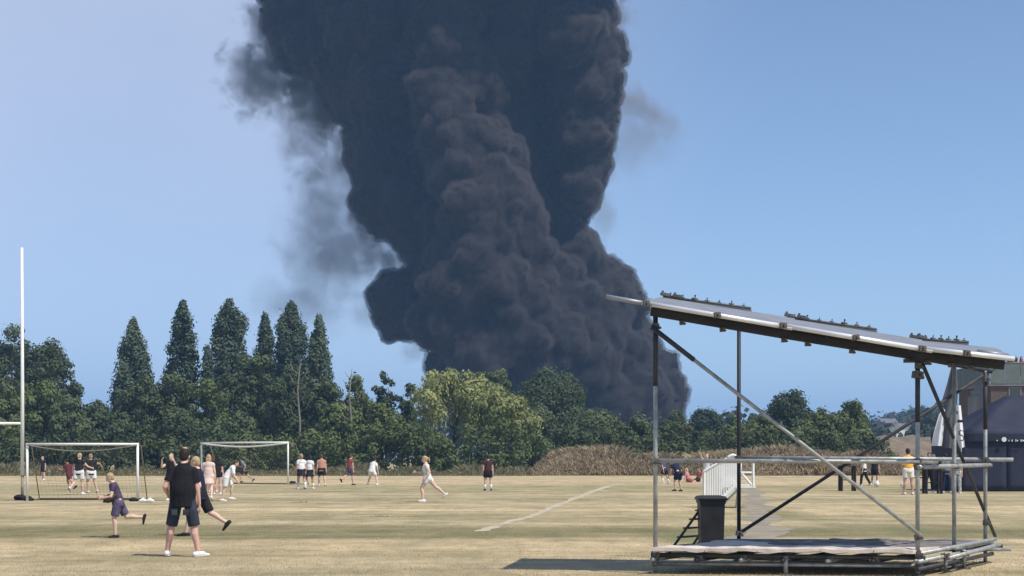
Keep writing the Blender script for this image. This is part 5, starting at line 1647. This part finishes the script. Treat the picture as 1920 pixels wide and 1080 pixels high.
# near players
kid = person('child in a dark purple kit running left and clutching a rugby ball', 222, 31.4, 1.34, 100, CPURP, CGREYV,
             dict(L=16, ll=(14, 20, 3), rl=(-28, 62, 3), la=(28, 16, 70, 30), ra=(30, 14, 75, 32), hp=6), 'blond', 'short', 'fair', 'black', girth=1.02, sleeve=.5, short_len=.62)
person('fair haired player in navy top and black shorts striding behind the man in black', 374, 32, 1.68, 82, CNAVY, CB,
       dict(L=6, ll=(24, 14, 3), rl=(-26, 34, 3), la=(-20, 12, 50, 0), ra=(25, 12, 60, 5)), 'blond', 'short', 'fair', 'black', sleeve=.6, short_len=.7)
rb = MB(); rbx = P(206, 934, 31.25)
rb.sweep([rbx + Vector((-.12, 0, -.07)), rbx + Vector((-.06, 0, -.035)), rbx, rbx + Vector((.06, 0, .035)), rbx + Vector((.12, 0, .07))], [.02, .07, .088, .07, .02], 12, round_caps=True)
rbo = rb.build('rugby_ball', mat('worn_brown_ball', (.06, .045, .04), rough=.6, var=.3, scale=20), None, True)
tag(rbo, 'dark rugby ball held at the chest of the child in purple', 'ball')
person('player in a black top with raised arms, mostly hidden behind the man in black', 322, 57, 1.74, 170, CB, CB, dict(la=(60, 20, 100, 20), ra=(60, 20, 100, 20)), 'blond', 'short', sleeve=.4)
person('long haired blond girl in a cream top seen from behind', 391, 56.5, 1.74, 5, CCREAM, CCREAM, dict(L=4, ll=(22, 18, 3), rl=(-20, 20, 3), la=(10, 14, 20, 0), ra=(-5, 12, 20, 0)), 'blond', 'long', 'fair', sex='f', lower='skirt', sleeve=.3)
person('dark haired girl in a black top standing next to the blond girl in cream', 408, 66, 1.70, 0, CB, CB, dict(ll=(6, 4, 4), rl=(-6, 4, 4)), 'dark', 'long', 'pink', sex='f', sleeve=.5, short_len=.3)
person('second dark haired player in black close behind the blond girl in cream', 399, 70, 1.70, 20, CB, CB, dict(), 'brown', 'long', 'pink', sex='f', sleeve=.5, short_len=.3)
person('player in a loose white shirt and white shorts bending forward to the right', 424, 56.5, 1.62, -78, CW, CW, dict(L=34, ll=(34, 42, 3), rl=(-8, 6, 3), la=(30, 14, 50, 0), ra=(45, 14, 20, 0)), 'brown', 'short', 'fair', sex='f', sleeve=.85, short_len=.6)
person('far player in a blue-grey shirt running left under the farther goal', 458, 96, 1.66, 88, CBLUEG, CB, RUN, 'dark', 'short', 'tan', 'black', sleeve=.5)
# group in the nearer goal
person('far player in black standing alone behind the left side of the nearer goal', 81, 106, 1.62, 150, CB, CB, dict(), 'blond', 'short', 'fair')
person('player in a maroon top running at the left of the trio in the nearer goal', 130, 75, 1.62, 60, CMAR, CMAR, RUN2, 'dark', 'short', 'tan', 'black', sleeve=.6)
person('blond player in black top and white shorts, middle of trio in the nearer goal', 148, 66.5, 1.78, -15, CB, CW, dict(L=5, ll=(-14, 44, 3), rl=(6, 4, 3), la=(10, 30, 40, 0), ra=(40, 30, 40, 0)), 'blond', 'pony', 'fair', sex='f', sleeve=.35, short_len=.5)
person('player in black top and white shorts reaching out, right of trio in nearer goal', 171, 69, 1.76, 38, CB, CW, dict(L=4, ll=(14, 30, 3), rl=(-10, 22, 3), la=(30, 45, 30, 0), ra=(20, 70, 10, 0)), 'blond', 'bun', 'tan', sex='f', sleeve=.35, short_len=.5)
# middle group
person('fair player in a white top and black skirt, left of the pair in white', 565, 77, 1.76, 20, CW, CB, dict(ll=(10, 8, 4), rl=(-10, 16, 4)), 'blond', 'pony', 'tan', sex='f', lower='skirt', sleeve=.5, socks=CW)
person('player in a white top with a dark ponytail, right of the pair in white', 580, 77.5, 1.72, -10, CW, CB, dict(ll=(-12, 22, 4), rl=(16, 10, 4)), 'dark', 'long', 'tan', sex='f', lower='skirt', sleeve=.5, socks=CW)
person('player in a peach top and black shorts just right of the pair in white', 603, 85, 1.74, 10, CPEACH, CB, dict(L=5, ll=(8, 6, 4), rl=(-12, 10, 6)), 'brown', 'short', 'pink', sleeve=.4, short_len=.6)
person('player in a brick red top and grey-violet shorts jogging away', 656, 88, 1.76, -40, CRED, CGREYV, dict(L=5, ll=(-22, 40, 3), rl=(12, 10, 3)), 'brown', 'short', 'pink', 'black', sleeve=.4, short_len=.6)
person('player all in white crouching with legs apart', 697, 86.5, 1.68, -30, CW, CW, dict(L=26, ll=(30, 44, 20), rl=(14, 34, 24), la=(35, 20, 20, 0), ra=(10, 25, 20, 0)), 'dark', 'short', 'fair', sleeve=.6, short_len=.5)
person('blond girl in a white top and white shorts running left in long strides', 802, 56, 1.72, 86, CW, CW, dict(L=8, ll=(30, 40, 2), rl=(-40, 12, 4), la=(-25, 14, 70, 0), ra=(30, 14, 75, 10)), 'blond', 'pony', 'fair', sex='f', sleeve=0, vest=True, short_len=.35, waist_gap=.06)
person('player in a dark maroon top, black shorts and white socks seen from behind', 915, 74, 1.70, 6, cloth('dark_maroon', (.065, .03, .03), .2), CB, dict(ll=(4, 4, 4), rl=(-3, 4, 4)), 'dark', 'short', 'pink', 'black', sleeve=.4, short_len=.5, socks=CW)
# seen through the scaffold
person('player in a royal blue shirt bending over beside the scaffold corner post', 1247, 92, 1.62, 60, CBLUE, CB, dict(L=28, ll=(24, 40, 4), rl=(-8, 12, 4), ra=(20, 12, 30, 0)), 'dark', 'short', 'tan', socks=CW)
person('player in dark navy bending forward with hands on knees', 1273, 72.5, 1.66, 40, CNAVY, CNAVY, dict(L=38, ll=(22, 30, 5), rl=(14, 26, 5), la=(50, 10, 10, 0), ra=(50, 10, 10, 0)), 'dark', 'short', 'pink', 'black', short_len=.6)
SIT = dict(sit=True, L=-14, ll=(78, 50, 6), rl=(70, 20, 8), la=(-30, 18, 5, 0), ra=(-30, 18, 5, 0))
person('person in pink sitting on the grass, left of the two sitting', 1291, 97, 1.68, -110, CPINK, CRED, SIT, 'blond', 'long', 'pink', sex='f', group='people watching')
person('person in brick red sitting on the grass with knees up, right of the two sitting', 1309, 99, 1.68, 115, CRED, CB, SIT, 'brown', 'long', 'pink', sex='f', group='people watching')
person('person in a white top standing behind the left end of the white steps', 1326, 78, 1.76, 160, CW, CW, dict(la=(20, 20, 60, 0), ra=(140, 15, 20, 0)), 'blond', 'short', 'fair', group='people watching')
person('far player in a white shirt and dark leggings walking left by the dark trestle', 1620, 86, 1.70, 60, CW, CB, dict(ll=(14, 10, 3), rl=(-14, 16, 3)), 'dark', 'short', 'tan', lower='trousers')
person('far player in a black shirt with a ball at the feet behind the scaffold', 1640, 87, 1.68, 170, CB, CB, dict(ll=(5, 5, 5), rl=(-4, 10, 5)), 'dark', 'short', 'tan', socks=CW)
person('tall player in an amber yellow shirt and white shorts seen from behind', 1703, 66, 1.97, 8, CYEL, CW, dict(ll=(3, 3, 3), rl=(-3, 3, 3), la=(5, 14, 25, 0), ra=(5, 14, 25, 0)), 'dark', 'short', 'tan', sleeve=.9, short_len=.5, girth=.96, sex='f')
person('person in a black top standing behind the front right scaffold post', 1742, 71, 1.80, 165, CB, CB, dict(la=(30, 10, 70, 10), ra=(20, 12, 80, 20)), 'dark', 'short', 'tan', lower='trousers', group='people watching')
person('person in a grey top and navy trousers standing in front of the feather flag', 1774, 69, 1.76, 20, CGREY, CNAVY, dict(), 'dark', 'short', 'tan', lower='trousers', group='people watching')
person('person in patterned grey and white trousers behind the middle scaffold post', 1793, 67.5, 1.74, -10, CGREY, CPRINT, dict(), 'brown', 'short', 'tan', lower='trousers', group='people watching')
yb_ = MB(); q_ = P(1751, 862, 70.7)
yb_.sweep([q_ + Vector((0, 0, -.22)), q_, q_ + Vector((-.02, 0, .22))], [(.10, .05), (.12, .06), (.07, .04)], 10, round_caps=True)
tag(yb_.build('bag', cloth('pale_yellow', (.62, .58, .36), .1), None, True), 'pale yellow bag carried by the person in black behind the scaffold post', 'bag')
# on the club house balcony
bz = zc_ + .17
for (px, dx, lab, c_, hr) in ((1893, 0, 'dark haired spectator in black on the club house balcony, left of the group', CB, 'dark'), (1904, 0, 'spectator in a pink top on the club house balcony', CPINK, 'dark'), (1915, 0, 'dark haired spectator in red on the club house balcony at the picture edge', CRED, 'dark')):
    x = GX(px, Yc + .7)
    person(lab, px, Yc + .7, 2.0, 175, c_, CB, dict(la=(30, 14, 60, 10), ra=(30, 14, 60, 10)), hr, 'long', 'pink', lower='trousers', group='spectators on the balcony', pos=Vector((x, Yc + .7, bz)))
